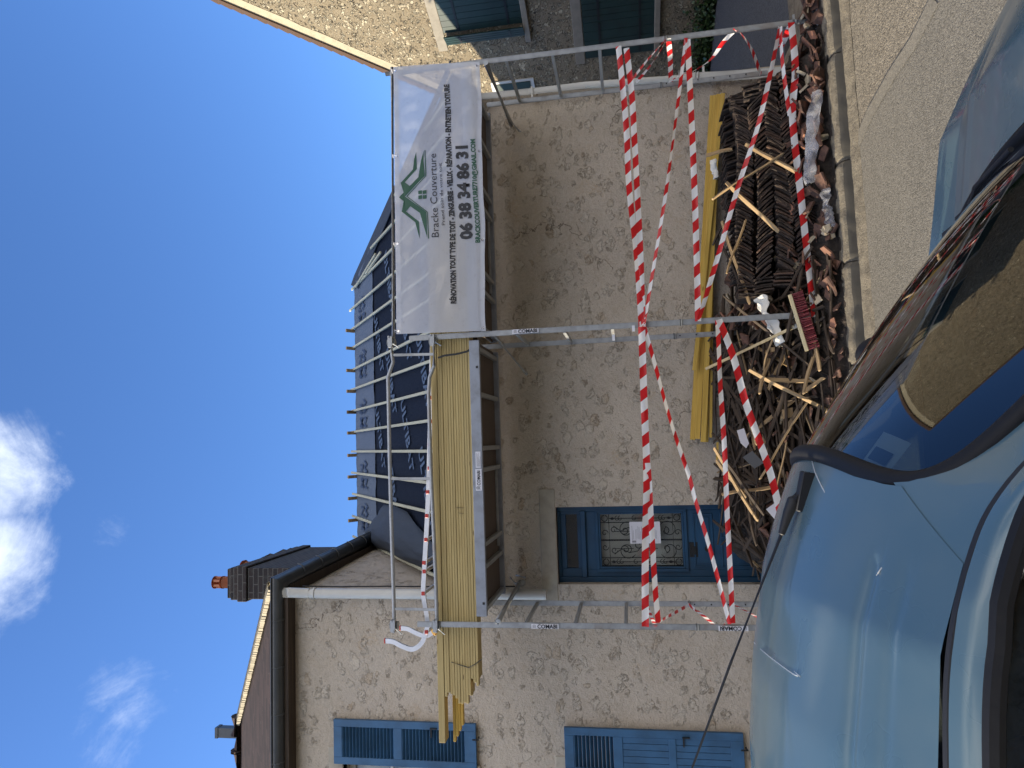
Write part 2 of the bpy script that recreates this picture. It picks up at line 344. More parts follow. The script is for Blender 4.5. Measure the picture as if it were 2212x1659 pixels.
# ------------------------------------------------------------------ mesh helper
def basis(d, upv=V((0, 0, 1))):
    d = V(d).normalized(); upv = V(upv)
    if abs(d.dot(upv)) > .97: upv = V((0, 1, 0)) if abs(d.y) < .9 else V((1, 0, 0))
    s = d.cross(upv).normalized(); return d, s, s.cross(d).normalized()
class MB:
    def __init__(s): s.v = []; s.f = []; s.m = []; s.uv = {}; s.mi = 0
    def add(s, vs, fs):
        b = len(s.v); s.v += [V(p) for p in vs]
        for f in fs: s.f.append([b+i for i in f]); s.m.append(s.mi)
        return s
    def box(s, x0, x1, y0, y1, z0, z1):
        return s.add([(x, y, z) for x in (x0, x1) for y in (y0, y1) for z in (z0, z1)],
                     [(0, 1, 3, 2), (4, 6, 7, 5), (0, 4, 5, 1), (2, 3, 7, 6), (0, 2, 6, 4), (1, 5, 7, 3)])
    def obox(s, c, ax, ay, az, dx, dy, dz):
        c = V(c); ax = V(ax)*dx/2; ay = V(ay)*dy/2; az = V(az)*dz/2
        return s.add([c+ax*i+ay*j+az*k for i in (-1, 1) for j in (-1, 1) for k in (-1, 1)],
                     [(0, 1, 3, 2), (4, 6, 7, 5), (0, 4, 5, 1), (2, 3, 7, 6), (0, 2, 6, 4), (1, 5, 7, 3)])
    def beam(s, p0, p1, wd, ht, upv=(0, 0, 1)):
        p0 = V(p0); p1 = V(p1); d, a, b = basis(p1-p0, upv)
        return s.obox((p0+p1)/2, d, a, b, (p1-p0).length, wd, ht)
    def tube(s, path, r, n=10, cap=True, closed=False):
        path = [V(p) for p in path]; N = len(path); rings = []
        prev = None
        for i, p in enumerate(path):
            if closed: d = path[(i+1) % N]-path[i-1]
            else: d = path[min(i+1, N-1)]-path[max(i-1, 0)]
            d.normalize()
            if prev is None: _, a, b = basis(d)
            else:
                a = prev-d*prev.dot(d)
                a = a.normalized() if a.length > 1e-5 else basis(d)[1]
                b = d.cross(a)
            prev = a
            rr = r[i] if hasattr(r, '__len__') else r
            rings.append([p+(a*cos(2*pi*k/n)+b*sin(2*pi*k/n))*rr for k in range(n)])
        vs = [q for g in rings for q in g]; fs = []
        for i in range(N if closed else N-1):
            j = (i+1) % N
            for k in range(n): fs.append((i*n+k, i*n+(k+1) % n, j*n+(k+1) % n, j*n+k))
        if cap and not closed: fs += [tuple(range(n))[::-1], tuple((N-1)*n+k for k in range(n))]
        return s.add(vs, fs)
    def poly(s, pts): return s.add(pts, [tuple(range(len(pts)))])
    def prism(s, pts, vec):
        n = len(pts); vec = V(vec); a = [V(p) for p in pts]
        return s.add(a+[p+vec for p in a], [tuple(range(n))[::-1], tuple(range(n, 2*n))]+[(i, (i+1) % n, n+(i+1) % n, n+i) for i in range(n)])
    def grid(s, fn, nu, nv, uvs=False):
        b = len(s.v)
        for i in range(nu+1):
            for j in range(nv+1): s.v.append(V(fn(i/nu, j/nv)))
        for i in range(nu):
            for j in range(nv):
                s.f.append([b+i*(nv+1)+j, b+(i+1)*(nv+1)+j, b+(i+1)*(nv+1)+j+1, b+i*(nv+1)+j+1]); s.m.append(s.mi)
        return s
    def disc(s, c, ax, r, h, n=20):
        c = V(c); d = V(ax).normalized(); return s.tube([c-d*h/2, c+d*h/2], r, n)
    def build(s, name, mat, parent=None, smooth=False, bevel=0, loc=None, solid=0, sub=0, seg=1):
        me = bpy.data.meshes.new(name)
        off = V(loc) if loc is not None else (wloc(parent) if parent else V((0, 0, 0)))
        me.from_pydata([tuple(p-off) for p in s.v], [], s.f)
        mats = mat if isinstance(mat, (list, tuple)) else [mat]
        for m in mats: me.materials.append(MAT[m])
        for i, p in enumerate(me.polygons): p.material_index = s.m[i]; p.use_smooth = smooth
        if s.uv:
            ul = me.uv_layers.new(name='UVMap')
            for lp in me.loops: ul.data[lp.index].uv = s.uv[lp.vertex_index]
        o = bpy.data.objects.new(name, me); C.objects.link(o)
        if parent:
            o.parent = parent
        elif loc is not None: o.location = off
        if bevel:
            b = o.modifiers.new('bevel', 'BEVEL'); b.width = bevel; b.segments = seg; b.limit_method = 'ANGLE'; b.angle_limit = R(40)
        if sub: q = o.modifiers.new('sub', 'SUBSURF'); q.levels = sub; q.render_levels = sub
        if solid: q = o.modifiers.new('solid', 'SOLIDIFY'); q.thickness = solid; q.offset = 0
        if smooth and not sub: me.set_sharp_from_angle(angle=R(42))
        return o
def wloc(o):
    p = V((0, 0, 0))
    while o: p = p+o.location; o = o.parent
    return p
def tag(o, label=None, cat=None, group=None, kind=None):
    if label: o['label'] = label
    if cat: o['category'] = cat
    if group: o['group'] = group
    if kind: o['kind'] = kind
    return o
def thing(name, label, cat, loc=(0, 0, 0), group=None):
    o = bpy.data.objects.new(name, None); C.objects.link(o); o.location = loc; o.empty_display_size = .2
    return tag(o, label, cat, group)
def lettering(txt, mat, parent, org, dirv, upv, size, xs=1.0, off=0.0, align='LEFT', spc=1.0, fn=None, name='lettering', lift=.003, ext=.0006, shear=0):
    cu = bpy.data.curves.new('txt', 'FONT'); cu.body = txt; cu.size = size; cu.align_x = align; cu.offset = off; cu.space_character = spc
    cu.extrude = 0; cu.shear = shear; cu.resolution_u = 2; cu.space_line = .9
    to = bpy.data.objects.new('txt', cu); C.objects.link(to)
    dg = bpy.context.evaluated_depsgraph_get(); me = bpy.data.meshes.new_from_object(to.evaluated_get(dg))
    bpy.data.objects.remove(to)
    org = V(org); dirv = V(dirv).normalized(); upv = V(upv).normalized(); nrm = dirv.cross(upv)
    base = wloc(parent)
    for v in me.vertices:
        x, y = v.co.x*xs, v.co.y
        p = fn(x, y) if fn else org+dirv*x+upv*y+nrm*lift
        v.co = p-base
    me.materials.clear(); me.materials.append(MAT[mat]); me.name = name
    o = bpy.data.objects.new(name, me); C.objects.link(o); o.parent = parent
    return o

# ------------------------------------------------------------------ ground, road, kerb
def patchgrid(x0, x1, y0, y1, zf, n, m):
    return lambda u, v: (x0+(x1-x0)*u, y0+(y1-y0)*v, zf(x0+(x1-x0)*u, y0+(y1-y0)*v))
g = MB().grid(patchgrid(-400, 400, -400, 400, lambda x, y: -.135, 0, 0), 4, 4)
tag(g.build('ground', 'dirt'), kind='structure')
KY0, KY1 = 5.575, 5.66       # kerb foot and kerb top edge
g = MB().grid(patchgrid(-30, 30, -2.6, 5.6, lambda x, y: -.12, 0, 0), 20, 8)
tag(g.build('road', 'chipped_asphalt'), kind='structure')
g = MB(); pz = -.116
def zg(x, y): p = at(x, y, 'Z', pz); return (p.x, p.y, pz)
edge = [zg(2020, 0), zg(1975, 90), zg(1925, 165), zg(1880, 245), zg(1846, 322)]
pts = edge + [(1.1, 5.53, pz), (-6, 5.47, pz), (-6, .5, pz), (4.5, .5, pz)]
g.poly(pts); tag(g.build('asphalt_patch', 'smooth_patch'), kind='structure')
g = MB()
for a, b in zip(edge[:-1], edge[1:]):
    a = V(a); b = V(b); g.add([a+V((-.05, -.04, .004)), b+V((-.05, -.04, .004)), b+V((.05, .04, .004)), a+V((.05, .04, .004))], [(0, 1, 2, 3)])
tag(g.build('patch_joint', 'patch_seam'), kind='structure')
def pavz(x, y):
    return .0 + .03*min(1, max(0, (y-5.9)/1.1)) + .012*noise.noise(V((x*3, y*3, 0)))
g = MB().grid(patchgrid(-14, 2.75, 5.80, 7.0, pavz, 0, 0), 220, 20)
tag(g.build('pavement', 'dirt', smooth=True), kind='structure')
g = MB().grid(patchgrid(2.75, 14, 5.80, 40, lambda x, y: -.004+.01*noise.noise(V((x*2, y*2, 0))), 0, 0), 60, 120)
tag(g.build('lane', 'dark_asphalt', smooth=True), kind='structure')
g = MB()
g.grid(patchgrid(2.5, 9, 5.79, 6.75, lambda x, y: .006+.02*noise.noise(V((x*4, y*4, 2))), 0, 0), 80, 14)
tag(g.build('dirt_verge', 'dirt', smooth=True), kind='structure')
# kerb of separate worn stones, built as one continuous kerb
g = MB(); x = -9.0
while x < 9:
    L = rnd.uniform(.78, 1.0)
    nx, ny = 26, 8
    prof = [(KY0, -.14), (KY0+.006, -.09), (KY0+.014, -.05), (KY0+.022, -.022), (KY0+.036, -.004), (KY0+.08, .005), (KY0+.16, .004), (KY0+.25, -.004)]
    b = len(g.v)
    for i in range(nx+1):
        X = x+L*i/nx; e = min(i, nx-i); gap = .012 if e == 0 else 0
        for j, (yy, zz) in enumerate(prof):
            nn = noise.noise(V((X*9, yy*9, zz*9)))*.016+noise.noise(V((X*30, yy*30, zz*30)))*.007
            g.v.append(V((X, yy-nn*(.45 if j < 4 else .6)+gap*.6, zz+nn*(.6 if j > 2 else 0)-gap*1.5)))
    for i in range(nx):
        for j in range(len(prof)-1):
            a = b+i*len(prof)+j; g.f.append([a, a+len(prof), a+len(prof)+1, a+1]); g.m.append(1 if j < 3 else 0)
    x += L+.006
tag(g.build('kerb', ['kerb_stone', 'kerb_face_shade'], smooth=True), kind='structure')
g = MB(); x = -9
def gutz(X, t): return -.118+.012*abs(noise.noise(V((X*4, t*3, 1))))
g.grid(lambda u, v: (-9+18*u, KY0-.11+.13*v - .04*noise.noise(V((u*70, 0, 3)))*(1-v), -.116+.038*v+.004*noise.noise(V((u*200, v*4, 0)))), 400, 3)
tag(g.build('gutter_strip', 'kerb_stone', smooth=True), kind='structure')

# ------------------------------------------------------------------ houses
YW = 7.0
def wall_with_holes(g, x0, x1, z0, z1, holes, y=YW, depth=.25):
    xs = sorted({x0, x1, *[h[0] for h in holes], *[h[1] for h in holes]}); zs = sorted({z0, z1, *[h[2] for h in holes], *[h[3] for h in holes]})
    for i in range(len(xs)-1):
        for j in range(len(zs)-1):
            cx, cz = (xs[i]+xs[i+1])/2, (zs[j]+zs[j+1])/2
            if any(h[0] < cx < h[1] and h[2] < cz < h[3] for h in holes): continue
            g.add([(xs[i], y, zs[j]), (xs[i+1], y, zs[j]), (xs[i+1], y, zs[j+1]), (xs[i], y, zs[j+1])], [(0, 1, 2, 3)])
    for a, b, c, d in holes:
        g.add([(a, y, c), (a, y, d), (a, y+depth, d), (a, y+depth, c)], [(0, 1, 2, 3)])
        g.add([(b, y, c), (b, y, d), (b, y+depth, d), (b, y+depth, c)], [(3, 2, 1, 0)])
        g.add([(a, y, d), (b, y, d), (b, y+depth, d), (a, y+depth, d)], [(0, 1, 2, 3)])
        g.add([(a, y, c), (b, y, c), (b, y+depth, c), (a, y+depth, c)], [(3, 2, 1, 0)])
DX0, DX1, DZ0, DZ1 = -2.385, -1.625, .06, 2.485
EY, EZ, RY, RZ = 6.72, 3.36, 10.55, 6.03        # eaves and ridge of the lower house
LX0, LX1 = -2.5, 2.72
HX = 1.72                                        # ridge end (hip)
low = thing('stone_house', 'low house of lumpy rendered rubble behind the scaffold, roof stripped to grey and black membrane', 'house', (0, 7, 0))
g = MB()
wall_with_holes(g, LX0, LX1, -.1, 3.3, [(DX0, DX1, DZ0, DZ1)])
g.poly([(LX1, YW, -.1), (LX1, 14.2, -.1), (LX1, 14.2, 3.3), (LX1, YW, 3.3)])
g.poly([(LX0, 14.2, -.1), (LX1, 14.2, -.1), (LX1, 14.2, 3.3), (LX0, 14.2, 3.3)])
g.build('wall', 'render_wall', low)
g = MB(); g.box(-2.56, -1.435, YW-.006, YW+.1, DZ1, 2.655); g.build('lintel', 'dressed_stone', low, bevel=.01)
# door
dr = MB(); dy = YW+.10
dr.box(DX0, DX0+.05, dy, dy+.1, DZ0, DZ1); dr.box(DX1-.05, DX1, dy, dy+.1, DZ0, DZ1)
dr.box(DX0+.05, DX1-.05, dy, dy+.1, 2.455, DZ1); dr.box(DX0+.05, DX1-.05, dy-.015, dy+.1, 2.20, 2.25)
dr.box(DX0+.05, DX1-.05, dy+.02, dy+.05, DZ0, .12)
door = dr.build('door', 'blue_door_paint', low, bevel=.004)
tx0, tx1, tz0, tz1 = -2.25, -1.71, 2.285, 2.40
g = MB()
g.box(DX0+.05, tx0, dy+.02, dy+.06, 2.25, 2.455); g.box(tx1, DX1-.05, dy+.02, dy+.06, 2.25, 2.455)
g.box(tx0, tx1, dy+.02, dy+.06, 2.25, tz0); g.box(tx0, tx1, dy+.02, dy+.06, tz1, 2.455)
g.build('transom_frame', 'blue_door_paint', door, bevel=.003)
MB().box(tx0, tx1, dy+.045, dy+.05, tz0, tz1).build('transom_pane', 'window_glass', door)
gx0, gx1, gz0, gz1 = -2.235, -1.715, 1.25, 2.05
lx0, lx1 = DX0+.05, DX1-.05
g = MB(); ly = dy+.022
g.box(lx0, gx0-.03, ly, ly+.05, .12, 2.2); g.box(gx1+.03, lx1, ly, ly+.05, .12, 2.2)
g.box(gx0-.03, gx1+.03, ly, ly+.05, gz1+.03, 2.2); g.box(gx0-.03, gx1+.03, ly, ly+.05, .12, gz0-.03)
g.build('door_leaf', 'blue_door_paint', door, bevel=.003)
g = MB()
def frame(g, x0, x1, z0, z1, wd, y0, y1):
    g.box(x0, x0+wd, y0, y1, z0, z1); g.box(x1-wd, x1, y0, y1, z0, z1); g.box(x0+wd, x1-wd, y0, y1, z1-wd, z1); g.box(x0+wd, x1-wd, y0, y1, z0, z0+wd)
frame(g, gx0-.05, gx1+.05, gz0-.05, gz1+.05, .03, ly-.022, ly-.001)
frame(g, gx0-.019, gx1+.019, gz0-.019, gz1+.019, .019, ly-.012, ly+.02)
for (a, b, c, d) in ((-2.24, -1.72, .95, 1.14), (-2.24, -1.99, .25, .88), (-1.96, -1.72, .25, .88)):
    frame(g, a, b, c, d, .014, ly-.009, ly-.001); g.box(a+.035, b-.035, ly-.007, ly-.001, c+.035, d-.035)
g.build('moulding', 'blue_door_paint', door, bevel=.003)
MB().box(gx0, gx1, ly+.035, ly+.04, gz0, gz1).build('door_pane', 'window_glass', door)
g = MB(); g.grid(lambda u, v: (gx0+(gx1-gx0)*u, ly+.075+.006*sin(u*40+2*sin(v*3)), gz0+(gz1-gz0)*v), 60, 6); g.build('curtain', 'curtain_cloth', door, smooth=True)
# wrought iron grille
g = MB(); gy = ly+.012; rr = .0042
def seg(a, b, r=rr): g.tube([(a[0], gy, a[1]), (b[0], gy, b[1])], r, 6)
def arcp(cx, cz, r0, r1, a0, a1, n=16): return [(cx+(r0+(r1-r0)*i/n)*cos(R(a0+(a1-a0)*i/n)), gy, cz+(r0+(r1-r0)*i/n)*sin(R(a0+(a1-a0)*i/n))) for i in range(n+1)]
GW, GH = gx1-gx0, gz1-gz0; mx = (gx0+gx1)/2; mz = (gz0+gz1)/2
xa, xb, za, zb = gx0+.085, gx1-.085, gz0+.085, gz1-.085
for zz in (za, zb): seg((gx0, zz), (gx1, zz))
for xx in (xa, xb): seg((xx, gz0), (xx, gz1))
seg((mx, gz0), (mx, gz1), .008)
for xx in (xa+.09, xb-.09): seg((xx, mz+.08), (xx, gz1-.14), .003); seg((xx, mz-.16), (xx, mz-.02), .003)
for cx_ in (gx0+.042, gx1-.042):
    for cz_ in (gz0+.042, gz1-.042): g.tube(arcp(cx_, cz_, .030, .030, 0, 345), rr, 6)
for sx in (-1, 1):
    for (dx, dz, r0, r1, a0, a1) in ((.10, .14, .088, .03, -60, 330), (.095, .16, .045, .012, 90, 480), (.10, -.27, .09, .028, 60, -330), (.085, -.24, .045, .012, 0, -300),
                                     (.045, .03, .045, .012, -90, 270), (.10, .27, .035, .01, -90, 300), (.06, -.08, .05, .012, 90, -260)):
        g.tube([(mx+sx*(p[0]-mx), p[1], p[2]) for p in arcp(mx+dx, mz+dz, r0, r1, a0, a1, 26)], rr, 6)
    g.tube([(mx+sx*.008, gy, mz-.12), (mx+sx*.04, gy, mz-.02), (mx+sx*.11, gy, mz+.04), (mx+sx*.125, gy, mz+.12), (mx+sx*.09, gy, mz+.2), (mx+sx*.14, gy, mz+.27)], rr, 6)
    for (zc) in (gz0+.04, gz1-.04):
        g.tube([(mx+sx*(p[0]-mx), p[1], p[2]) for p in arcp(mx+.07, zc, .034, .009, -90, 280, 18)], rr, 6)
    xs_ = (gx1-.045) if sx > 0 else (gx0+.045)
    for (z_a, z_b) in ((za, zb),):
        seg((xs_, gz0+.09), (xs_, gz1-.09), .0032)
        for zz in (gz0+.17, gz0+.2, gz1-.2, gz1-.17, mz-.06, mz+.06): g.tube(arcp(xs_, zz, .026, .010, 0, 300, 12), .0036, 6)
        for zz in (gz0+.12, gz1-.12): g.add([(xs_, gy-.006, zz+.03), (xs_+.015, gy-.006, zz), (xs_, gy-.006, zz-.03), (xs_-.015, gy-.006, zz)], [(0, 1, 2, 3)])
g.tube([(mx, gy-.004, mz-.10), (mx, gy-.01, mz-.02), (mx, gy-.004, mz+.06)], [.012, .028, .010], 8)
g.build('grille', 'dark_iron', door, smooth=True)
g = MB(); g.box(-2.12, -2.04, ly-.012, ly, 1.12, 1.17); g.box(-2.145, -2.0, ly-.006, ly-.001, 1.105, 1.185); g.build('letter_slot', 'dark_iron', door, bevel=.003)
g = MB(); g.disc((-2.06, ly-.02, 1.02), (0, 1, 0), .018, .05); g.disc((-2.06, ly-.05, 1.02), (0, 1, 0), .028, .022); g.build('door_knob', 'dark_iron', door, smooth=True, bevel=.004)
# notice taped to the door glass: a thing of its own
no = thing('notice', 'white printed A4 notice in a punched sleeve taped to the glass of the blue door', 'notice', (-1.9, ly-.03, 1.53))
g = MB(); px0, px1, pz0, pz1 = -2.005, -1.79, 1.46, 1.76
g.box(px0, px1, ly-.032, ly-.030, pz0, pz1); g.build('sheet', 'white_paper', no)
for i, zt in enumerate([1.745, 1.715, 1.70, 1.69, 1.675, 1.665, 1.655, 1.64, 1.63, 1.62, 1.60, 1.59, 1.575, 1.565, 1.55, 1.54, 1.52]):
    pass
g = MB()
for i in range(21):
    zt = 1.735-i*.0118
    if i in (2, 9, 15): continue
    a = px0+.035+rnd.uniform(0, .02); g.box(a, a+rnd.uniform(.08, .15), ly-.0335, ly-.0325, zt, zt+.003)
g.box(px0+.01, px0+.03, ly-.0335, ly-.0325, 1.70, 1.74); g.tube(arcp(px0+.06, 1.495, .014, .014, 0, 350), .001, 5)
g.build('print_lines', 'grey_ink', no)
# floor behind openings so nothing shows through
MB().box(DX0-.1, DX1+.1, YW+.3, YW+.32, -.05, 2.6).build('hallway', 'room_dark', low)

# lower roof: front slope with its hip
def rp(x, s): return V((x, EY+(RY-EY)*s, EZ+(RZ-EZ)*s))
def hipx(s): return 2.92+(HX-2.92)*s
SEAM = .74
def roofpatch(s0, s1, lift=0, n=60):
    nrm = V((0, -(RZ-EZ), (RY-EY))).normalized()
    return lambda u, v: rp(LX0+.12+(hipx(s0+(s1-s0)*v)-LX0-.12)*u, s0+(s1-s0)*v)+nrm*(lift+.012*noise.noise(V((u*26, v*3, s0*7))))
MB().grid(roofpatch(0, SEAM+.02), 90, 8).build('lower_membrane', 'membrane_dark', low, smooth=True)
MB().grid(roofpatch(SEAM, 1.0, .016), 90, 6).build('upper_membrane', 'membrane_grey', low, smooth=True)
g = MB(); e1 = V((2.92, EY, EZ)); e2 = V((2.92, 14.38, EZ)); rr_ = V((HX, RY, RZ)); rl = V((LX0+.1, RY, RZ))
g.poly([e1, e2, rr_]); g.poly([e2, V((LX0+.1, 14.38, EZ)), rl, rr_])
g.build('hip_and_rear_slope', 'membrane_dark', low)
g = MB(); nrm = V((0, -(RZ-EZ), (RY-EY))).normalized()
g.add([rp(hipx(1)-.02, 1.012)+nrm*.05, rp(hipx(0)-.06, 0)+nrm*.05, rp(hipx(0)+.10, 0)+V((.02, 0, .02)), rp(hipx(1)+.10, 1.0)+V((.04, .05, .03)), rp(hipx(1)-.16, .93)+nrm*.02], [(0, 4, 1, 2, 3)])
g.build('hip_flashing', 'membrane_flap', low, solid=.012)
# eave board and soffit
g = MB(); g.box(LX0, LX1+.15, EY-.02, EY+.01, EZ-.14, EZ-.01); g.box(LX0, LX1+.12, EY+.01, YW+.05, EZ-.12, EZ-.09); g.build('eave_board', 'old_lath', low)
# counter battens
sl = (rp(0, 1)-rp(0, 0)).normalized(); Ls = (rp(0, 1)-rp(0, 0)).length
xs_b = [at(758, y/1.8517, 'Y', RY).x for y in (1236, 1318, 1392, 1479, 1559, 1643, 1725, 1807, 1894, 1977, 2065, 2148)]
stp = .335
for bx in xs_b+[xs_b[0]+stp*k for k in (-0,)][:0]+[xs_b[0]+stp*k for k in (1, 2, 3, 4)]:
    if bx < LX0+.12: continue
    smax = 1.045+rnd.uniform(-.006, .008) if bx < HX-.1 else max(.1, (2.92-bx)/(2.92-HX)-.06)
    s0 = .0
    tilt = rnd.uniform(-.012, .012)
    p0 = rp(bx-tilt, s0)+nrm*.042; p1 = rp(bx+tilt, smax)+nrm*.042
    L = (p1-p0).length
    b = MB().box(0, L, -.017, .017, -.012, .012)
    o = b.build('batten', 'batten_wood', low, bevel=.002, loc=(0, 0, 0)); o.location = p0-wloc(low)
    o.rotation_euler = Matrix((sl, sl.cross(nrm)*-1, nrm)).transposed().to_euler()
    o.rotation_euler = Matrix(((p1-p0).normalized(), nrm.cross((p1-p0).normalized()), nrm)).transposed().to_euler()
for y in (775, 940, 1150, 1345, 1540):
    bx = at(750, (1000+y/2.37)/1.8517, 'Y', RY).x
    MB().beam((bx, RY+.0, RZ+.02), (bx, RY-.13, RZ+.11), .05, .028, (0, 1, 1)).build('rear_batten', 'pale_lath', low)
for y in (120, 315, 525, 727, 930, 1137):
    bx = at(750, (1600+y/2.37)/1.8517, 'Y', RY).x
    MB().beam((bx, RY+.0, RZ+.02), (bx, RY-.13, RZ+.11), .05, .028, (0, 1, 1)).build('rear_batten', 'pale_lath', low)
# loose batten near hip
def onroof(x, y):
    d = ray(x, y); n_ = nrm; p_ = rp(0, 0)+nrm*.06; return CAM+d*((p_-CAM).dot(n_)/d.dot(n_))
for qa, qb in (((768, 620), (811, 549)), ((790, 592), (822, 545))):
    MB().beam(onroof(*qa), onroof(*qb), .035, .022, nrm).build('loose_batten', 'batten_wood', low)
# membrane printing
xd = V((1, 0, 0)); yd = sl
for k in range(6):
    cx_ = 1.15-.62*k if k else 1.12
    cx_ = [at(797, y, 'Y', 9.9).x for y in (640, 765, 870, 1000, 1105, 1160)][k] if k < 5 else -9
    cx_ = [1.15, .32, -.45, -1.38, -2.02][k] if k < 5 else -9
    if cx_ < LX0+.2: continue
    for (t, dx, ds) in (('M', -.21, .05), ('N', .0, .05), ('N', -.21, -.20), ('W', .0, -.20)):
        o0 = rp(cx_+dx, .875)+yd*ds+nrm*.034
        lettering(t, 'print_dark', low, o0, xd, yd, .26, xs=.85, off=.006, name='membrane_print', lift=.002)
rot = R(202)
for row, s0 in enumerate((.10, .25, .40, .55, .68)):
    for k in range(4):
        x0 = 2.3-k*1.35-(row % 2)*.62
        ds = xd*cos(rot)+yd*sin(rot); us = -xd*sin(rot)+yd*cos(rot)
        if x0 > hipx(s0+.04)-.1 or x0-1.1 < LX0+.2: continue
        lettering('ULTIBAT', 'print_light', low, rp(x0, s0+.05)+nrm*.018, ds, us, .24, off=.006, spc=1.05, name='membrane_print', lift=.002)
# flap of spare membrane hanging at the left end
def flap(u, v):
    a = rp(LX0+.14, .92).lerp(rp(LX0+.14, .22), u); b = rp(LX0+1.0-.55*abs(u-.45), .62).lerp(rp(LX0+.42, .10), u)
    p = a.lerp(b, v); bul = sin(u*pi)*sin(v*pi)*.20+.05
    return p+nrm*(bul+.05*noise.noise(V((u*5, v*5, 9))))
MB().grid(flap, 20, 12).build('folded_membrane', 'membrane_flap', low, smooth=True, solid=.004)
# downpipe on the right corner
g = MB(); pts_ = [(2.72, 6.93, 3.2), (2.71, 6.93, 2.0), (2.66, 6.93, .98)]
g.tube(pts_, .036, 14); g.tube([(2.66, 6.93, 1.0), (2.60, 6.92, .02)], .054, 14); g.tube([(2.672, 6.93, 1.06), (2.662, 6.93, .95)], .06, 14); g.tube([(2.66, 6.93, .90), (2.655, 6.93, .87)], .06, 14)
for zz in (2.55, 1.62, .8): g.box(2.62, 2.76, 6.915, 6.945, zz, zz+.02)
g.build('downpipe', 'white_pvc', low, smooth=True)

# tall house on the left
tall = thing('tall_house', 'taller rubble house on the left with dark tiled hip roof, black gutter and blue shutters', 'house', (-5, 7, 0))
TX0, TX1, TZ = -30.0, -2.5, 5.40
W1 = (-5.35, -4.20, 3.42, 4.78); W2 = (-5.35, -4.20, .75, 2.42)
g = MB(); wall_with_holes(g, TX0, TX1, -.1, TZ, [W1, W2])
g.poly([(TX1, YW, -.1), (TX1+.30, 13.5, -.1), (TX1+.30, 13.5, TZ), (TX1, YW, TZ)])
g.poly([(TX0, 13.5, -.1), (TX1+.3, 13.5, -.1), (TX1+.3, 13.5, TZ), (TX0, 13.5, TZ)]); g.poly([(TX0, YW, -.1), (TX0, 13.5, -.1), (TX0, 13.5, TZ), (TX0, YW, TZ)])
g.build('wall', 'render_wall', tall)
for (a, b, c, d), nm in ((W1, 0), (W2, 1)):
    g = MB(); frame(g, a, b, c, d, .06, YW+.16, YW+.21); g.box((a+b)/2-.04, (a+b)/2+.04, YW+.155, YW+.21, c+.06, d-.06)
    for q in (.33, .66): g.box(a+.06, b-.06, YW+.17, YW+.20, c+(d-c)*q-.015, c+(d-c)*q+.015)
    wn = g.build('window', 'white_pvc', tall, bevel=.003)
    MB().box(a+.05, b-.05, YW+.185, YW+.19, c+.05, d-.05).build('window_pane', 'window_glass', wn)
    g = MB().grid(lambda u, v: (a+.02+(b-a-.04)*u, YW+.24+.01*sin(u*60), c+.02+(d-c-.04)*v), 60, 3); g.build('window_curtain', 'curtain_cloth', wn, smooth=True)
    MB().box(a-.16, b+.17, YW-.008, YW+.1, d, d+.16).build('lintel', 'dressed_stone', wn, bevel=.008); MB().box(a-.02, b+.05, YW-.04, YW+.14, c-.09, c).build('sill', 'dressed_stone', wn, bevel=.008)
def louvre(x0, x1, z0, z1, yy, label, full=True):
    g = MB(); st = .07
    g.box(x0, x0+st, yy, yy+.035, z0, z1); g.box(x1-st, x1, yy, yy+.035, z0, z1)
    rails = [(z1-.09, z1), (z0, z0+.12)]
    if full: rails.append(((z0+z1)/2+.02, (z0+z1)/2+.11)); pans = [(z0+.12, (z0+z1)/2+.02), ((z0+z1)/2+.11, z1-.09)]
    else: rails += [(z1-.56, z1-.47), (z1-1.06, z1-.99)]; pans = [(z1-.47, z1-.09)]
    for a, b in rails: g.box(x0+st, x1-st, yy+.001, yy+.034, a, b)
    s = g.build('shutter', 'blue_shutter_paint', tall, bevel=.003); s['label'] = label
    g = MB()
    for a, b in pans:
        n = max(3, int((b-a)/.036))
        for i in range(n):
            zc = a+(b-a)*(i+.5)/n; g.obox(((x0+x1)/2, yy+.018, zc), (1, 0, 0), (0, .78, -.62), (0, .62, .78), x1-x0-2*st, .044, .006)
    g.build('slats', 'blue_shutter_paint', s)
    if not full:
        g = MB(); n = 5
        for a, b in ((z1-.99, z1-.56), (z0+.12, z1-1.06)):
            for i in range(n):
                xx = x0+st+(x1-x0-2*st)*i/n; g.box(xx+.002, xx+(x1-x0-2*st)/n-.002, yy+.008, yy+.028, a, b)
        g.build('boards', 'blue_shutter_paint', s, bevel=.002)
    g = MB(); g.box(x0, x1, yy+.030, yy+.034, z0, z1) if False else None
    g.box(x1-.14, x1-.05, yy-.012, yy-.002, (z0+z1)/2-.3, (z0+z1)/2-.285); g.box(x1-.06, x1-.048, yy-.016, yy-.001, (z0+z1)/2-.35, (z0+z1)/2-.28)
    g.tube([(x0+.3, yy+.04, z0-.02), (x0+.3, yy-.02, z0-.03), (x0+.3, yy-.025, z0+.03)], .008, 6)
    g.build('catch', 'dark_iron', s)
    return s
louvre(-4.18, -3.74, 3.36, 4.86, YW-.055, 'fully louvred upper blue shutter, folded back on the wall')
louvre(-4.18, -3.74, .80, 2.48, YW-.055, 'lower blue shutter with louvres only at the top, boards below', False)
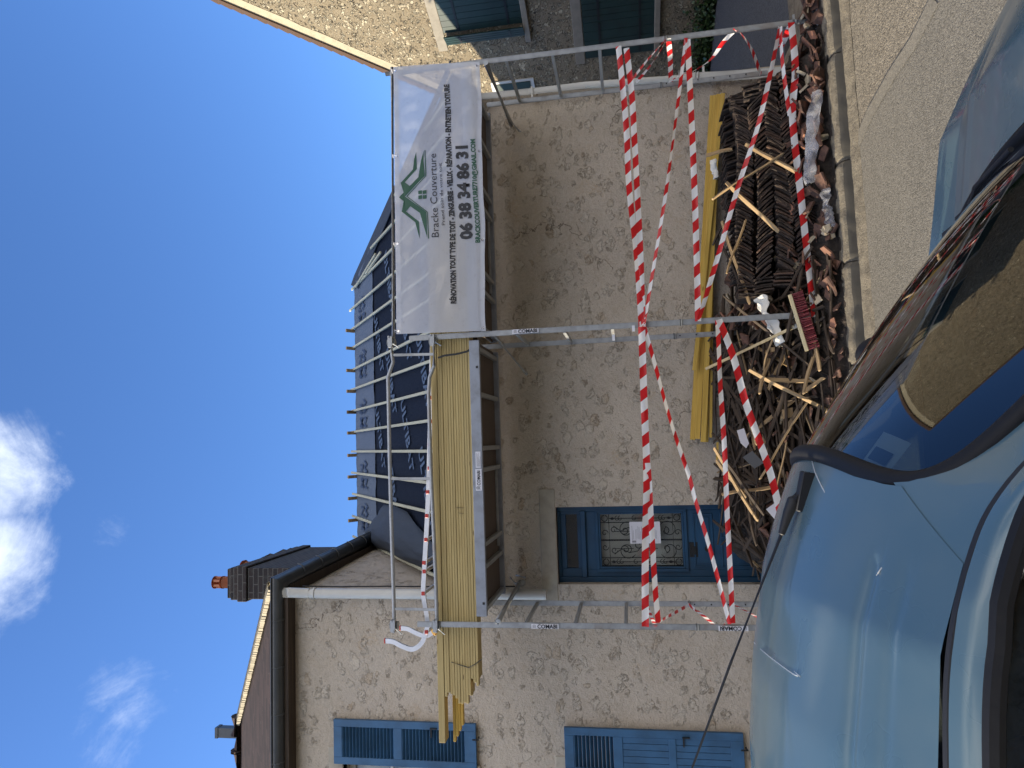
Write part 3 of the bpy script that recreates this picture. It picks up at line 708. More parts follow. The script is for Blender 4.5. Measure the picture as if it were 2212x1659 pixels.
# roof, gutter
GX = -2.36; GYf = 6.86; GZ = 5.43
hd = (9.15-GYf)
A = V((GX+.02, GYf, GZ+.04)); Bp = V((GX-hd, 9.15, 7.22)); Cc = V((TX0-.2, 9.15, 7.22)); Dd = V((TX0-.2, GYf, GZ+.04)); E2 = V((GX+.27, 13.6, GZ+.04)); F = V((GX-hd, 11.5, 7.22))
g = MB(); g.add([Dd, A, Bp, Cc], [(0, 1, 2, 3)]); g.build('front_roof_slope', 'roof_tiles', tall)
g = MB(); g.add([A, E2, F, Bp], [(0, 1, 2, 3)]); g.add([E2, V((TX0-.2, 13.6, GZ+.04)), V((TX0-.2, 11.5, 7.22)), F], [(0, 1, 2, 3)]); g.add([Bp, F, V((TX0-.2, 11.5, 7.22)), Cc], [(0, 1, 2, 3)]); g.build('side_roof_slope', 'roof_tiles', tall)
g = MB(); n = 84
for i in range(n):
    p = A.lerp(Bp, i/n); q = A.lerp(Bp, (i+1)/n); wv = .075+.010*noise.noise(V((i*.25, 0, 0)))
    zz = V((0, 0, .045))
    lo = V((-wv*.9, -wv*.75, .03))
    g.add([p+V((wv*.4, wv*.2, .0)), p+zz+V((0, 0, .03)), p+lo*(1+.14*(i % 4)/3), q+V((wv*.4, wv*.2, .0)), q+zz+V((0, 0, .02)), q+lo*(1+.14*(i % 4)/3), p+lo*(1+.14*(i % 4)/3)-V((0, 0, .05)), q+lo*(1+.14*(i % 4)/3)-V((0, 0, .05))],
          [(0, 1, 4, 3), (1, 2, 5, 4), (2, 6, 7, 5), (0, 3, 7, 6)])
g.build('hip_mortar', 'mortar', tall)
g = MB(); x = Bp.x
g.tube([Bp+V((.03, 0, .03)), Bp+V((-.22, 0, .05))], [.10, .09], 12)
while x > TX0:
    g.tube([(x-.02, 9.15, 7.24), (x-.40, 9.15, 7.235)], .075, 12); g.tube([(x-.42, 9.15, 7.26), (x-.45, 9.15, 7.26)], .10, 10); x -= .44
g.build('ridge_tiles', 'roof_tiles', tall, smooth=True)
def halfround(path, r, n=10):
    vs = []; fs = []; N = len(path)
    for i, (p, s) in enumerate(path):
        for k in range(n+1):
            a = pi+pi*k/n; vs.append(V(p)+V(s)*cos(a)*r+V((0, 0, 1))*sin(a)*r)
    for i in range(N-1):
        for k in range(n): fs.append((i*(n+1)+k, (i+1)*(n+1)+k, (i+1)*(n+1)+k+1, i*(n+1)+k+1))
    return vs, fs
g = MB(); gend = V((GX+.10, 10.05, GZ))
dside = (gend-V((GX, GYf, GZ))).normalized()
path = [((TX0, GYf-.03, GZ), (0, -1, 0)), ((GX, GYf-.03, GZ), V((1, -1, 0))), (gend+V((.03, 0, 0)), (1, 0, 0))]
vs, fs = halfround(path, .085); g.add(vs, fs)
g.tube([(TX0, GYf-.115, GZ+.004), (GX+.085, GYf-.115, GZ+.004), gend+V((.115, 0, .004))], .010, 6)
x = GX-.35
while x > -7: 
    g.tube([(x, GYf-.03+.088*cos(a), GZ+.088*sin(a)) for a in [pi+pi*k/10 for k in range(11)]], .006, 5); x -= .47
for k in range(1, 7):
    c_ = V((GX+.03, GYf, GZ)).lerp(gend+V((.03, 0, 0)), k/7); g.tube([c_+V((.088*cos(a), 0, .088*sin(a))) for a in [pi+pi*k2/10 for k2 in range(11)]], .006, 5)
g.build('gutter', 'zinc', tall, smooth=True, solid=.004)
g = MB(); g.box(TX0, GX-.12, GYf-.02, YW+.02, TZ-.10, TZ-.03); g.add([(GX-.12, GYf+.1, TZ-.06), (GX-.02, GYf+.1, TZ-.06), gend+V((-.03, .4, -.12)), gend+V((-.2, .4, -.12))], [(0, 1, 2, 3)])
g.build('soffit', 'old_lath', tall)
g = MB(); g.tube([(-2.44, 6.84, 5.36), (-2.44, 6.84, 5.28), (-2.45, 6.87, 5.18), (-2.46, 6.90, 5.05), (-2.47, 6.92, 3.2), (-2.47, 6.92, 2.6)], .052, 14)
g.tube([(-2.46, 6.90, 5.08), (-2.46, 6.90, 5.02)], .062, 14)
g.build('downpipe', 'white_pvc', tall, smooth=True)
g = MB(); g.tube([(-2.40, 6.97, 5.2), (-2.405, 6.965, 4.8), (-2.40, 6.965, 4.3), (-2.405, 6.97, 3.6), (-2.40, 6.97, 2.9)], .007, 6); g.build('cable', 'black', tall)
ch = MB(); cx0, cx1, cy0, cy1 = -2.99, -2.57, 8.95, 10.85
ch.box(cx0, cx1, cy0, cy1, 5.4, 7.0); ch.box(cx0-.03, cx1+.03, cy0-.03, cy1+.03, 7.0, 7.14); ch.box(cx0-.01, cx1+.01, cy0-.01, cy1+.01, 7.14, 7.25); ch.box(cx0+.01, cx1-.01, cy0+.01, cy1-.01, 7.25, 7.31)
chm = ch.build('chimney', 'sooty_brick', tall, bevel=.008)
g = MB(); pc = V((-2.80, 9.15, 7.31))
g.tube([pc, pc+V((0, 0, .17))], [.088, .082], 18); g.tube([pc+V((0, 0, .17)), pc+V((0, 0, .19))], .088, 18)
for k in range(6):
    a = k*pi/3; g.beam(pc+V((.066*cos(a), .066*sin(a), .19)), pc+V((.066*cos(a), .066*sin(a), .30)), .03, .02)
g.tube([pc+V((0, 0, .295)), pc+V((0, 0, .31)), pc+V((0, 0, .335))], [.088, .088, .05], 18)
g.build('chimney_pot', 'terracotta', chm, smooth=True)
g = MB(); pc = V((-2.70, 9.75, 7.31)); g.tube([pc, pc+V((0, 0, .2))], [.09, .085], 18); g.tube([pc+V((0, 0, .2)), pc+V((0, 0, .24))], [.11, .10], 18); g.build('chimney_pot', 'terracotta', chm, smooth=True)
for k in range(7):
    yy = 9.9+k*.14; MB().tube([(-2.62, yy, 7.30), (-2.62, yy+.05, 7.31+.03*(k % 3))], .05, 8).build('capping_tile', 'sooty_brick', chm, smooth=True)
p = at(486, 1578, 'Y', 10.6); g = MB().box(p.x-.075, p.x+.075, 10.5, 10.62, 6.9, p.z+.10); g.box(p.x-.082, p.x+.082, 10.49, 10.63, p.z+.06, p.z+.11); g.build('metal_flue', 'zinc', tall)

# house across the lane on the right
wb = V((5.93, 11.59, 0)); wd_ = V((-.3777, .9259, 0)).normalized(); wn_ = V((wd_.y, -wd_.x, 0))*-1
def rw(s, z, o=0): return wb+wd_*s+V((0, 0, z))+wn_*o
rh = thing('gabled_house', 'sunlit rubble gable house across the lane with dark green shutters and weathered tile verge', 'house', rw(0, 0))
rk = -1.36
def rake(s): return 5.70+rk*(s-.03)
g = MB()
apex = -4.0; ztop = rake(apex)
outline = [(-9.0, -.2), (-9.0, rake(1.0)), (apex, ztop), (1.35, rake(1.35)), (1.35, -.2)]
outline[1] = (-9.0, ztop-1.36*5)
g.poly([rw(s, z) for s, z in outline]); g.poly([rw(s, z, -5) for s, z in outline][::-1])
for i in range(5):
    a, b = outline[i], outline[(i+1) % 5]
    if i in (1, 2): continue
    g.poly([rw(*a), rw(*b), rw(*b, -5), rw(*a, -5)])
g.build('wall', 'rubble_wall', rh)
g = MB(); g.mi = 0
for (a, b) in (((apex, ztop), (1.6, rake(1.6))), ((apex, ztop), (-9.3, ztop-1.36*5.3))):
    N = 50
    for i in range(N):
        s0 = a[0]+(b[0]-a[0])*i/N; s1 = a[0]+(b[0]-a[0])*(i+1)/N; z0 = a[1]+(b[1]-a[1])*i/N; z1 = a[1]+(b[1]-a[1])*(i+1)/N
        up_ = .14; dn = .02
        g.prism([rw(s0, z0+dn, .05), rw(s0, z0+up_, .05), rw(s1, z1+up_+.035, .05), rw(s1, z1+dn+.0, .05)], -wn_*5.1)
g.build('roof', 'verge_tile', rh)
g = MB()
for (a, b) in (((apex, ztop), (1.35, rake(1.35))),):
    N = 40
    for i in range(N):
        s0 = a[0]+(b[0]-a[0])*i/N; s1 = a[0]+(b[0]-a[0])*(i+1)/N; z0 = a[1]+(b[1]-a[1])*i/N; z1 = a[1]+(b[1]-a[1])*(i+1)/N
        wv0 = .22+.05*noise.noise(V((i*.7, 0, 0))); wv1 = .22+.05*noise.noise(V(((i+1)*.7, 0, 0)))
        g.add([rw(s0, z0+.03, .02), rw(s1, z1+.03, .02), rw(s1, z1-wv1, .006), rw(s0, z0-wv0, .006)], [(0, 1, 2, 3)])
g.build('verge_mortar', 'mortar', rh)
def rbox(g, s0, s1, z0, z1, o0, o1):
    g.prism([rw(s0, z0, o0), rw(s1, z0, o0), rw(s1, z1, o0), rw(s0, z1, o0)], wn_*(o1-o0))
# shuttered windows of the gabled house (both closed)
def rshut(sa, sb, sc_, z0, z1, ajar):
    g = MB(); rbox(g, sa-.05, sc_+.12, z1, z1+.17, .004, .02); g.build('lintel', 'dull_stone', rh, bevel=.01)
    g = MB(); rbox(g, sa-.05, sc_+.12, z0-.10, z0, .004, .07); g.build('sill', 'dull_stone', rh, bevel=.01)
    for i, (a, b) in enumerate(((sa, sb), (sb, sc_))):
        g = MB(); n = 6 if i == 0 else 4
        aj = ajar*(.12 if i else 0.0)
        for k in range(n):
            u0 = a+(b-a)*k/n; u1 = a+(b-a)*(k+1)/n
            g.prism([rw(u0+.003, z0, .012+aj*(1-k/n)), rw(u1-.003, z0, .012+aj*(1-(k+1)/n)), rw(u1-.003, z1-.01, .012+aj*(1-(k+1)/n)), rw(u0+.003, z1-.01, .012+aj*(1-k/n))], wn_*.03)
        sh = g.build('shutter', 'green_paint', rh)
        for zz in (z0+.22, z1-.3): g = MB(); g.prism([rw(a+.03, zz, .045+aj*.9), rw(b-.03, zz, .045+aj*.1), rw(b-.03, zz+.04, .045+aj*.1), rw(a+.03, zz+.04, .045+aj*.9)], wn_*.008); g.build('strap_hinge', 'dark_iron', sh)
rshut(-1.25, -.58, -.34, 3.17, 4.56, 1)
rshut(-1.1, -.42, .27, .98, 2.18, 0)
g = MB(); rbox(g, .55, 1.0, 3.15, 3.95, .004, .03); g.build('window_surround', 'white_pvc', rh)
g = MB(); rbox(g, .60, .95, 3.22, 3.88, .03, .045); g.build('shutter', 'green_paint', rh)

# ivy at the foot of that house
def leafmass(name, label, cat, pts, n, size, mat, flatn=None, kind=None):
    g = MB()
    for i in range(n):
        c = pts(); d, a, b = basis(V((rnd.gauss(0, 1), rnd.gauss(0, 1), rnd.gauss(0, 1)+.3)))
        s = size*rnd.uniform(.6, 1.3)
        g.add([c-a*s*.5, c+b*s*.55, c+a*s*.5, c-b*s*.7], [(0, 1, 2, 3)])
    return tag(g.build(name, mat), label, cat, kind=kind)
def ivp():
    s = rnd.uniform(-2.2, .9); z = abs(rnd.gauss(0, .17))*(1.0+.6*noise.noise(V((s*2, 0, 5)))); return rw(s, z, .03+abs(rnd.gauss(0, .06)))
leafmass('ivy', 'dark ivy creeping along the foot of the gabled house across the lane', 'ivy', ivp, 2600, .055, 'ivy_leaf')

# house across the street behind the viewer: closes the street, and is what the car reflects
op = thing('facing_house', 'long plain house on the near side of the street, behind the viewpoint', 'house', (0, -6, 0))
g = MB(); wall_with_holes(g, -14, 14, -.13, 5.2, [(-6.2, -5.2, .9, 2.3), (-2.2, -1.2, .9, 2.3), (1.8, 2.8, .9, 2.3), (5.2, 6.2, .9, 2.3), (-6.2, -5.2, 3.2, 4.5), (-2.2, -1.2, 3.2, 4.5), (1.8, 2.8, 3.2, 4.5), (5.2, 6.2, 3.2, 4.5)], y=-5.0, depth=-.2)
g.build('wall', 'render_wall', op)
g = MB(); g.add([(-14.2, -4.8, 5.15), (14.2, -4.8, 5.15), (14.2, -8.5, 7.6), (-14.2, -8.5, 7.6)], [(0, 1, 2, 3)]); g.build('roof', 'roof_tiles', op)
for hx in (-6.2, -2.2, 1.8, 5.2):
    for (a, b) in ((.9, 2.3), (3.2, 4.5)):
        g = MB(); g.box(hx, hx+1, -5.14, -5.10, a, b); g.build('shutter', 'grey_trim', op)
#==PART2==
from mathutils.geometry import tessellate_polygon

# ------------------------------------------------------------------ scaffold
FY, BY_ = 5.9, 6.7
sf = thing('scaffold', 'galvanised tube scaffold of two bays standing in front of the rubble house', 'scaffold', (0, FY, 0))
def upright_text(parent, x, y, z, size=.045, flip=False):
    g = MB(); g.box(x-.019, x+.019, y-.030, y-.0255, z-.115, z+.115)
    st = g.build('sticker', 'white_paper', parent)
    d = V((0, 0, -1)) if not flip else V((0, 0, 1)); u = V((1, 0, 0)) if not flip else V((-1, 0, 0))
    zo = z+.065 if not flip else z-.065
    lettering('COMABI', 'ink', st, V((x, y-.031, zo))-u*size*.34, d, u, size, off=.0012, name='sticker_print')
    g = MB()
    for k in range(3):
        c = V((x, y-.0315, z+(.09 if not flip else -.09)))+u*(.009*(k-1)); g.add([c-d*.015-u*.002, c+u*.004, c+d*.015-u*.002, c+d*.015-u*.005, c+u*.001, c-d*.015-u*.005], [(0, 1, 2, 3, 4, 5)])
    g.build('sticker_print', 'ink', st)
def make_frame(X, z0, ztop, rear_top, base, sticker, brace=True):
    f = thing_part('frame', sf, (X, FY, 0))
    g = MB(); g.tube([(X, FY, z0), (X, FY, ztop)], .0245, 14); g.tube([(X, FY, 1.24), (X, FY, 1.26)], .029, 14); g.build('post', 'galvanised', f, smooth=True)
    g = MB(); g.tube([(X, BY_, .25), (X, BY_, rear_top)], .0245, 14); g.tube([(X, BY_, 1.24), (X, BY_, 1.26)], .029, 14)
    g.build('post', 'galvanised', f, smooth=True)
    g = MB()
    for k in range(6):
        g.disc((X, BY_-.0235, 1.20-k*.15), (0, 1, 0), .007, .004, 8)
    g.build('pin_holes', 'black', f)
    for zr in (2.66, 2.24, 1.82):
        MB().box(X-.015, X+.015, FY+.02, BY_-.02, zr-.015, zr+.015).build('rung', 'galvanised', f, bevel=.003)
    # jack: screw, nut with handle, base plate
    g = MB(); g.tube([(X, FY, .02), (X, FY, .22)], .017, 10)
    for k in range(14): g.tube([(X, FY, .035+k*.012), (X, FY, .039+k*.012)], .020, 10)
    g.tube([(X, FY, z0-.03), (X, FY, z0)], .03, 6); g.box(X-.07, X+.07, FY-.008, FY+.008, z0-.024, z0-.008)
    g.tube([(X, FY, .012), (X, FY, .05)], .026, 10); g.box(X-.02, X+.02, FY-.02, FY+.02, .02, .06)
    g.obox((X, FY, .008), (1, 0, 0), (0, 1, 0), (0, 0, 1), .15, .15, .008); g.build('jack', 'galvanised', f)
    return f
def thing_part(name, parent, loc):
    o = bpy.data.objects.new(name, None); C.objects.link(o); o.parent = parent; o.location = V(loc)-wloc(parent); o.empty_display_size = .1
    return o
fl = make_frame(-2.5, .20, 3.60, 3.3, 0, 1); fm = make_frame(0, .20, 3.62, 3.3, 0, 1); fr_ = make_frame(2.5, .20, 3.72, 3.0, 0, 0)
upright_text(fl, -2.5, FY, at(1178, 1350, 'Y', FY).z); upright_text(fl, -2.5, FY, at(1583, 1354, 'Y', FY).z, flip=True); upright_text(fm, 0, FY, at(1136, 718, 'Y', FY).z)
# diagonal jack stay at the right foot
MB().tube([(2.5, FY+.01, .22), (2.30, BY_-.1, .02)], .013, 8).build('stay', 'galvanised', fr_, smooth=True)
# decks
def deck(X0, X1, z):
    d = thing_part('deck', sf, ((X0+X1)/2, FY, z))
    g = MB(); g.box(X0, X1, FY-.010, FY+.03, z-.070, z+.022); g.box(X0, X1, BY_+.06, BY_+.10, z-.07, z+.01)
    g.build('side_beam', 'deck_paint', d, bevel=.004)
    MB().box(X0, X1, FY+.031, BY_+.059, z-.022, z-.008).build('boarding', 'plywood', d)
    for q in (.02, .17, .25, .52, .60, .80, .97): 
        xx = X0+(X1-X0)*q; MB().box(xx-.02, xx+.02, FY+.031, BY_+.059, z-.062, z-.0225).build('cross_member', 'galvanised', d, bevel=.003)
    g = MB()
    g.box(X0+.2*(X1-X0), X0+.52*(X1-X0), BY_-.03, BY_-.01, z-.045, z-.0225)
    g.build('hatch_rail', 'galvanised', d, bevel=.003)
    return d
d1 = deck(-2.43, -.05, 3.055); d2 = deck(.05, 2.45, 3.055)
g = MB(); yb = FY-.012; a0, a1 = at(1031, 1060, 'Y', yb), at(1031, 1013, 'Y', yb)
g.box(a0.x, a1.x, yb-.003, yb-.001, 2.995, 3.05); st = g.build('sticker', 'white_paper', d1)
lettering('COMABI', 'ink', st, (a0.x+.045, yb-.0035, 3.008), (1, 0, 0), (0, 0, 1), .040, xs=.85, off=.001, name='sticker_print', lift=.001)
g = MB()
for k in range(3):
    g.add([(a0.x+.01, yb-.0045, 3.008+k*.012), (a0.x+.024, yb-.0045, 3.016+k*.012), (a0.x+.038, yb-.0045, 3.008+k*.012), (a0.x+.038, yb-.0045, 3.013+k*.012), (a0.x+.024, yb-.0045, 3.021+k*.012), (a0.x+.01, yb-.0045, 3.013+k*.012)], [(0, 1, 2, 3, 4, 5)])
g.build('sticker_print', 'ink', st)
g = MB(); g.box(a1.x+.01, a1.x+.15, yb-.003, yb-.001, 3.0, 3.045); st2 = g.build('sticker', 'white_paper', d1)
g = MB()
for k in range(6): g.box(a1.x+.02, a1.x+.02+rnd.uniform(.06, .12), yb-.004, yb-.0035, 3.004+k*.006, 3.006+k*.006)
g.build('sticker_print', 'grey_ink', st2)
g = MB(); g.box(-.30, -.28, yb-.002, yb, 3.0, 3.02); g.box(-2.33, -2.31, yb-.002, yb, 3.0, 3.02); g.build('slot', 'black', d1)
# guardrail of the left bay
y0 = FY-.005
def P2(x, y, yy=y0): return tuple(at(x, y, 'Y', yy))
g = MB()
g.tube([P2(845, 738), P2(847, 765), P2(849, 783), P2(838, 815), P2(839, 850), P2(842, 1000), P2(847, 1180), P2(850, 1270), P2(852, 1356)], .0165, 10)
g.tube([P2(937, 742), P2(938, 790), P2(928, 815), P2(926, 850), P2(930, 1000), P2(937, 1150), P2(942, 1270), P2(944, 1348)], .0165, 10)
g.tube([P2(849, 767), P2(938, 765)], .0125, 8); g.tube([P2(843, 1034), P2(932, 1034)], .0125, 8); g.tube([P2(850, 1315), P2(943, 1317)], .0125, 8)
gr = g.build('guardrail', 'galvanised', sf, smooth=True)
g = MB(); g.tube([P2(850, 742), P2(847, 146)], .017, 10); g.build('top_rail', 'galvanised', sf, smooth=True)
g = MB(); g.tube([(2.5, FY, 3.72), (2.5, FY, 3.80)], .02, 10); g.build('post_end', 'galvanised', sf, smooth=True)
def clamp(c):
    g = MB(); c = V(c)
    g.tube([c-V((.0, 0, .035)), c+V((0, 0, .035))], .034, 12); g.box(c.x-.05, c.x+.05, c.y-.05, c.y-.012, c.z-.02, c.z+.02)
    g.tube([c+V((-.045, -.06, -.01)), c+V((-.045, -.0, -.01))], .009, 6); g.tube([c+V((.045, -.06, .01)), c+V((.045, .0, .01))], .009, 6); g.tube([c+V((-.02, -.05, -.03)), c+V((-.06, -.07, -.09))], .007, 6)
    g.build('clamp', 'galvanised', sf, smooth=True)
clamp(P2(846, 740)); clamp(P2(936, 736)); clamp(P2(852, 1350)); clamp(P2(943, 1350))
# tie tubes to the wall
g = MB(); g.tube([(-2.44, FY-.12, 2.87), (-2.36, 6.98, 2.87)], .0245, 12, cap=False); g.tube([(-2.44, FY-.118, 2.87), (-2.439, FY-.10, 2.87)], .018, 12); g.build('tie_tube', 'galvanised', sf, smooth=True, solid=.003)
g = MB(); g.tube([(2.46, FY-.05, 2.84), (2.40, 6.98, 2.80)], .0245, 12); g.tube([(2.42, 6.9, 2.81), (2.32, 6.97, 2.72), (2.30, 6.95, 2.70)], .010, 8); g.build('tie_tube', 'galvanised', sf, smooth=True)
g = MB(); g.tube([(-2.36, 6.85, 2.87), (-2.36, 6.95, 2.83)], .03, 8); g.tube([(-2.36, 6.9, 2.90), (-2.30, 6.92, 2.96)], .009, 6); g.tube([(-2.30, 6.9, 2.80), (-2.28, 6.92, 2.90)], .009, 6); g.build('wall_clamp', 'galvanised', sf, smooth=True)
g = MB(); g.tube([(0, FY, 2.86), (-.28, BY_, 2.70), (-.3, BY_, 2.68)], .013, 8); g.build('brace', 'galvanised', sf)
# white tape marks on the rear edge of the middle frame
for px_, py_ in ((1325, 723), (1368, 703)):
    c = at(px_, py_, 'Y', FY-.03); MB().box(c.x-.05, c.x+.0, FY-.032, FY-.029, c.z-.012, c.z+.012).build('marker', 'white_paper', sf)
# strap round the timber
g = MB(); pts_ = [at(946, 773, 'Y', 5.90), at(960, 768, 'Y', 5.90), at(985, 765, 'Y', 5.90), at(1010, 759, 'Y', 5.905), at(1035, 738, 'Y', 5.95)]
for a, b in zip(pts_[:-1], pts_[1:]): g.beam(a, b, .018, .003, (0, 1, 0))
tag(g.build('strap', 'black', loc=tuple(pts_[0])), 'black webbing strap tied down over the timber stack beside the middle post', 'strap')

# ------------------------------------------------------------------ timber stack on the deck
bt = .0225; ncol = 13; zb = 3.088
lab = {}
def plank(name, x0, x1, yc, zc, wd, th, mat, label, grp, dz=0, dy=0):
    L = x1-x0
    g = MB().box(-L/2, L/2, -wd/2, wd/2, -th/2, th/2)
    o = g.build(name, mat, bevel=.0015); o.location = ((x0+x1)/2, yc, zc)
    o.rotation_euler = (rnd.uniform(-.01, .01), dz, dy)
    return tag(o, label, 'plank', grp)
xl = at(980, 1500, 'Y', 5.98).x
for k in range(13):
    for j in range(3):
        z = zb+bt*(k+.5)+.001*k
        left = xl+rnd.uniform(-.02, .05) - (.07 if 3 < k < 9 and j == 0 else 0) + (.10 if k < 3 else 0)
        plank('timber_batten', left-(.0), 1.1+rnd.uniform(-.2, .2), 5.985+j*.052+rnd.uniform(-.0035, .0035), z, .048, bt-.0015, 'fresh_pine',
              'fresh pine batten in the %s row of the stack on the scaffold deck, %s layers' % (('front', 'middle', 'back')[j], 'lowest' if k < 4 else 'middle' if k < 9 else 'upper'), 'battens stacked on the scaffold deck')
for k in range(4):
    z = zb+13*(bt+.001)-.024*(k)-.045
    plank('timber_batten', at(985, 1560+12*(3-k), 'Y', 6.1).x-.02, .6, 6.11+.0+k*.0, z, .046, .022, 'yellow_pine', 'longer yellow batten poking out of the left end of the stack', 'longer battens in the stack')
ztop = zb+13*(bt+.001)
plank('timber_plank', at(960, 1602, 'Y', 5.99).x, 1.2, 6.02, ztop+.032, .115, .055, 'fresh_pine', 'thick long pale plank lying on top of the batten stack, longest of all', 'planks on top of the stack')
for px_, py_, py2 in ((958, 0, 0),): pass
# pencil / cutting marks
g = MB()
def mark(x0, z0, x1, z1): g.beam((x0, 5.9575, z0), (x1, 5.9575, z1), .002, .006, (0, 1, 0))
for (a, b) in (((984, 1097), (993, 1097)), ((999, 1098), (1010, 1099))): pass
q = [at(985, 1096, 'Y', 5.957), at(1002, 1097, 'Y', 5.957), at(1012, 1110, 'Y', 5.957), at(1028, 1112, 'Y', 5.957)]
m0 = MB(); m0.beam(q[0], q[1], .002, .007, (0, 1, 0)); tag(m0.build('strap_end', 'black', loc=tuple(q[0])), 'short black tie mark across the upper battens of the stack', 'tie')
m0 = MB(); m0.beam(at(990, 1108, 'Y', 5.957), at(1002, 1109, 'Y', 5.957), .002, .007, (0, 1, 0)); tag(m0.build('strap_end', 'black', loc=tuple(q[2])), 'short black tie mark across the lower battens of the stack', 'tie')
w0 = [at(975, 1430, 'Y', 5.955), at(993, 1436, 'Y', 5.955), at(1012, 1442, 'Y', 5.953), at(1024, 1436, 'Y', 5.953), at(1041, 1424, 'Y', 5.96)]
m0 = MB().tube(w0, .0035, 6); tag(m0.build('binding_cord', 'black', loc=tuple(w0[0])), 'thin black cord bound round the overhanging end of the timber stack', 'cord')

# ------------------------------------------------------------------ roof ladder lying along the stack
ld = thing('roof_ladder', 'aluminium roof ladder with red rung caps and curved hooks lying on the timber stack', 'ladder', (-1.2, 6.0, 3.5))
LYf, LYr = 5.985, 6.40
fpts = [P2(934, 748, LYf), P2(930, 900, LYf), P2(925, 1080, LYf), P2(917, 1230, LYf), P2(915, 1285, LYf), P2(924, 1340, LYf), P2(920, 1368, LYf), P2(910, 1390, LYf), P2(892, 1402, LYf), P2(870, 1396, LYf), P2(850, 1386, LYf), P2(832, 1384, LYf)]
def rect_tube(path, wd, ht, upv=(0, 1, 0)):
    g = MB(); N = len(path); vs = []; fs = []
    for i, p in enumerate(path):
        d = (V(path[min(i+1, N-1)])-V(path[max(i-1, 0)])).normalized(); a = V(upv); b = d.cross(a).normalized()
        for (s, t) in ((-1, -1), (1, -1), (1, 1), (-1, 1)): vs.append(V(p)+a*s*wd/2+b*t*ht/2)
    for i in range(N-1):
        for k in range(4): fs.append((i*4+k, i*4+(k+1) % 4, i*4+4+(k+1) % 4, i*4+4+k))
    fs += [(3, 2, 1, 0), tuple(N*4-4+k for k in range(4))]
    g.add(vs, fs); return g
def smoothpath(pts, n=4):
    pts = [V(p) for p in pts]; out = []
    for i in range(len(pts)-1):
        p0 = pts[max(i-1, 0)]; p1 = pts[i]; p2 = pts[i+1]; p3 = pts[min(i+2, len(pts)-1)]
        for k in range(n):
            t = k/n; out.append(.5*((2*p1)+(p2-p0)*t+(2*p0-5*p1+4*p2-p3)*t*t+(3*p1-p0-3*p2+p3)*t**3))
    return out+[pts[-1]]
fs_ = smoothpath(fpts)
rect_tube(fs_, .022, .040).build('rail', 'aluminium', ld)
off = V((0, LYr-LYf, 0))
rect_tube([p+off for p in fs_], .022, .040).build('rail', 'aluminium', ld)
for yy in (1394, 1496, 1592, 1686, 1780, 1873, 1968, 2063, 2158, 2250, 2285, 2373, 2527):
    py = yy/1.8517
    i = min(range(len(fs_)-14), key=lambda k: abs(fs_[k].x-at(925, py, 'Y', LYf).x)); c = fs_[i]; c = V((at(925, py, 'Y', LYf).x, LYf, c.z))
    g = MB().box(c.x-.013, c.x+.013, LYf+.011, LYr-.011, c.z-.013, c.z+.013); rg = g.build('rung', 'aluminium', ld, bevel=.003)
    MB().box(c.x-.017, c.x+.017, LYf-.017, LYf-.0112, c.z-.016, c.z+.016).build('rung_cap', 'red_plastic', rg, bevel=.004)
for o_ in (0, off): 
    p = fs_[-1]+(o_ if o_ else V((0, 0, 0))); MB().obox(p, (1, 0, 0), (0, 1, 0), (0, 0, 1), .045, .03, .012).build('end_cap', 'red_plastic', ld, bevel=.003)
c = at(941, 1362, 'Y', 6.3); g = MB().disc(c, (.6, -.5, .1), .045, .03, 24); g.build('wheel', 'amber_plastic', ld, bevel=.006, smooth=True)

# ------------------------------------------------------------------ banner
bn = thing('banner', 'white translucent advertising banner with green house logo laced to the right bay of the scaffold', 'banner', (.02, 5.86, 2.9))
BTL, BTR, BBL, BBR = at(857, 722, 'Y', 5.855), at(851, 147, 'Y', 5.855), at(1050, 715, 'Y', 5.855), at(1036, 134, 'Y', 5.855)
BW, BH = 2.5, .82
def bwave(u, v):
    return .006*noise.noise(V((u*5, v*3, 3)))+.012*noise.noise(V((u*2.2, v*1.4, 8)))*(1+u)+.004*noise.noise(V((u*22, v*7+u*6, 1)))*(.25+u)+.014*sin((u-v*.25)*24)*max(0, u-.55)*(1-v)
def bfn(x, y, lift=0):
    u = x/BW; v = y/BH
    top = BTL.lerp(BTR, u); bot = BBL.lerp(BBR, u)
    bot = bot+V((0, 0, .006*sin(u*pi*4)+.003*sin(u*pi*9)-.008*sin(u*pi)))
    p = bot.lerp(top, v); return V((p.x, p.y-.012-bwave(u, v)-lift, p.z))
g = MB().grid(lambda u, v: bfn(u*BW, v*BH), 150, 50); g.build('sheet', 'banner_fabric', bn, smooth=True)
g = MB().grid(lambda u, v: bfn(u*BW, BH-.045*v, -.004), 120, 1); g.grid(lambda u, v: bfn(u*BW, .035*v, -.004), 120, 1); g.build('hem', 'banner_fabric', bn, smooth=True)
for u in (.01, .33, .66, .985):
    for v in (.03, .975): MB().disc(bfn(u*BW, v*BH, .003), (0, 1, 0), .011, .003, 12).build('eyelet', 'chrome', bn)
for u in (.01, .33, .66, .985):
    a = bfn(u*BW, .975*BH, .004); MB().tube([a, a+V((.01, -.012, .03)), V((a.x, FY, a.z+.05))], .003, 6).build('lacing', 'white_paper', bn)
    a = bfn(u*BW, .03*BH, .004); MB().tube([a, a+V((.01, -.005, -.03)), V((a.x+.02, FY-.01, 2.98))], .002, 6).build('lacing', 'white_paper', bn)
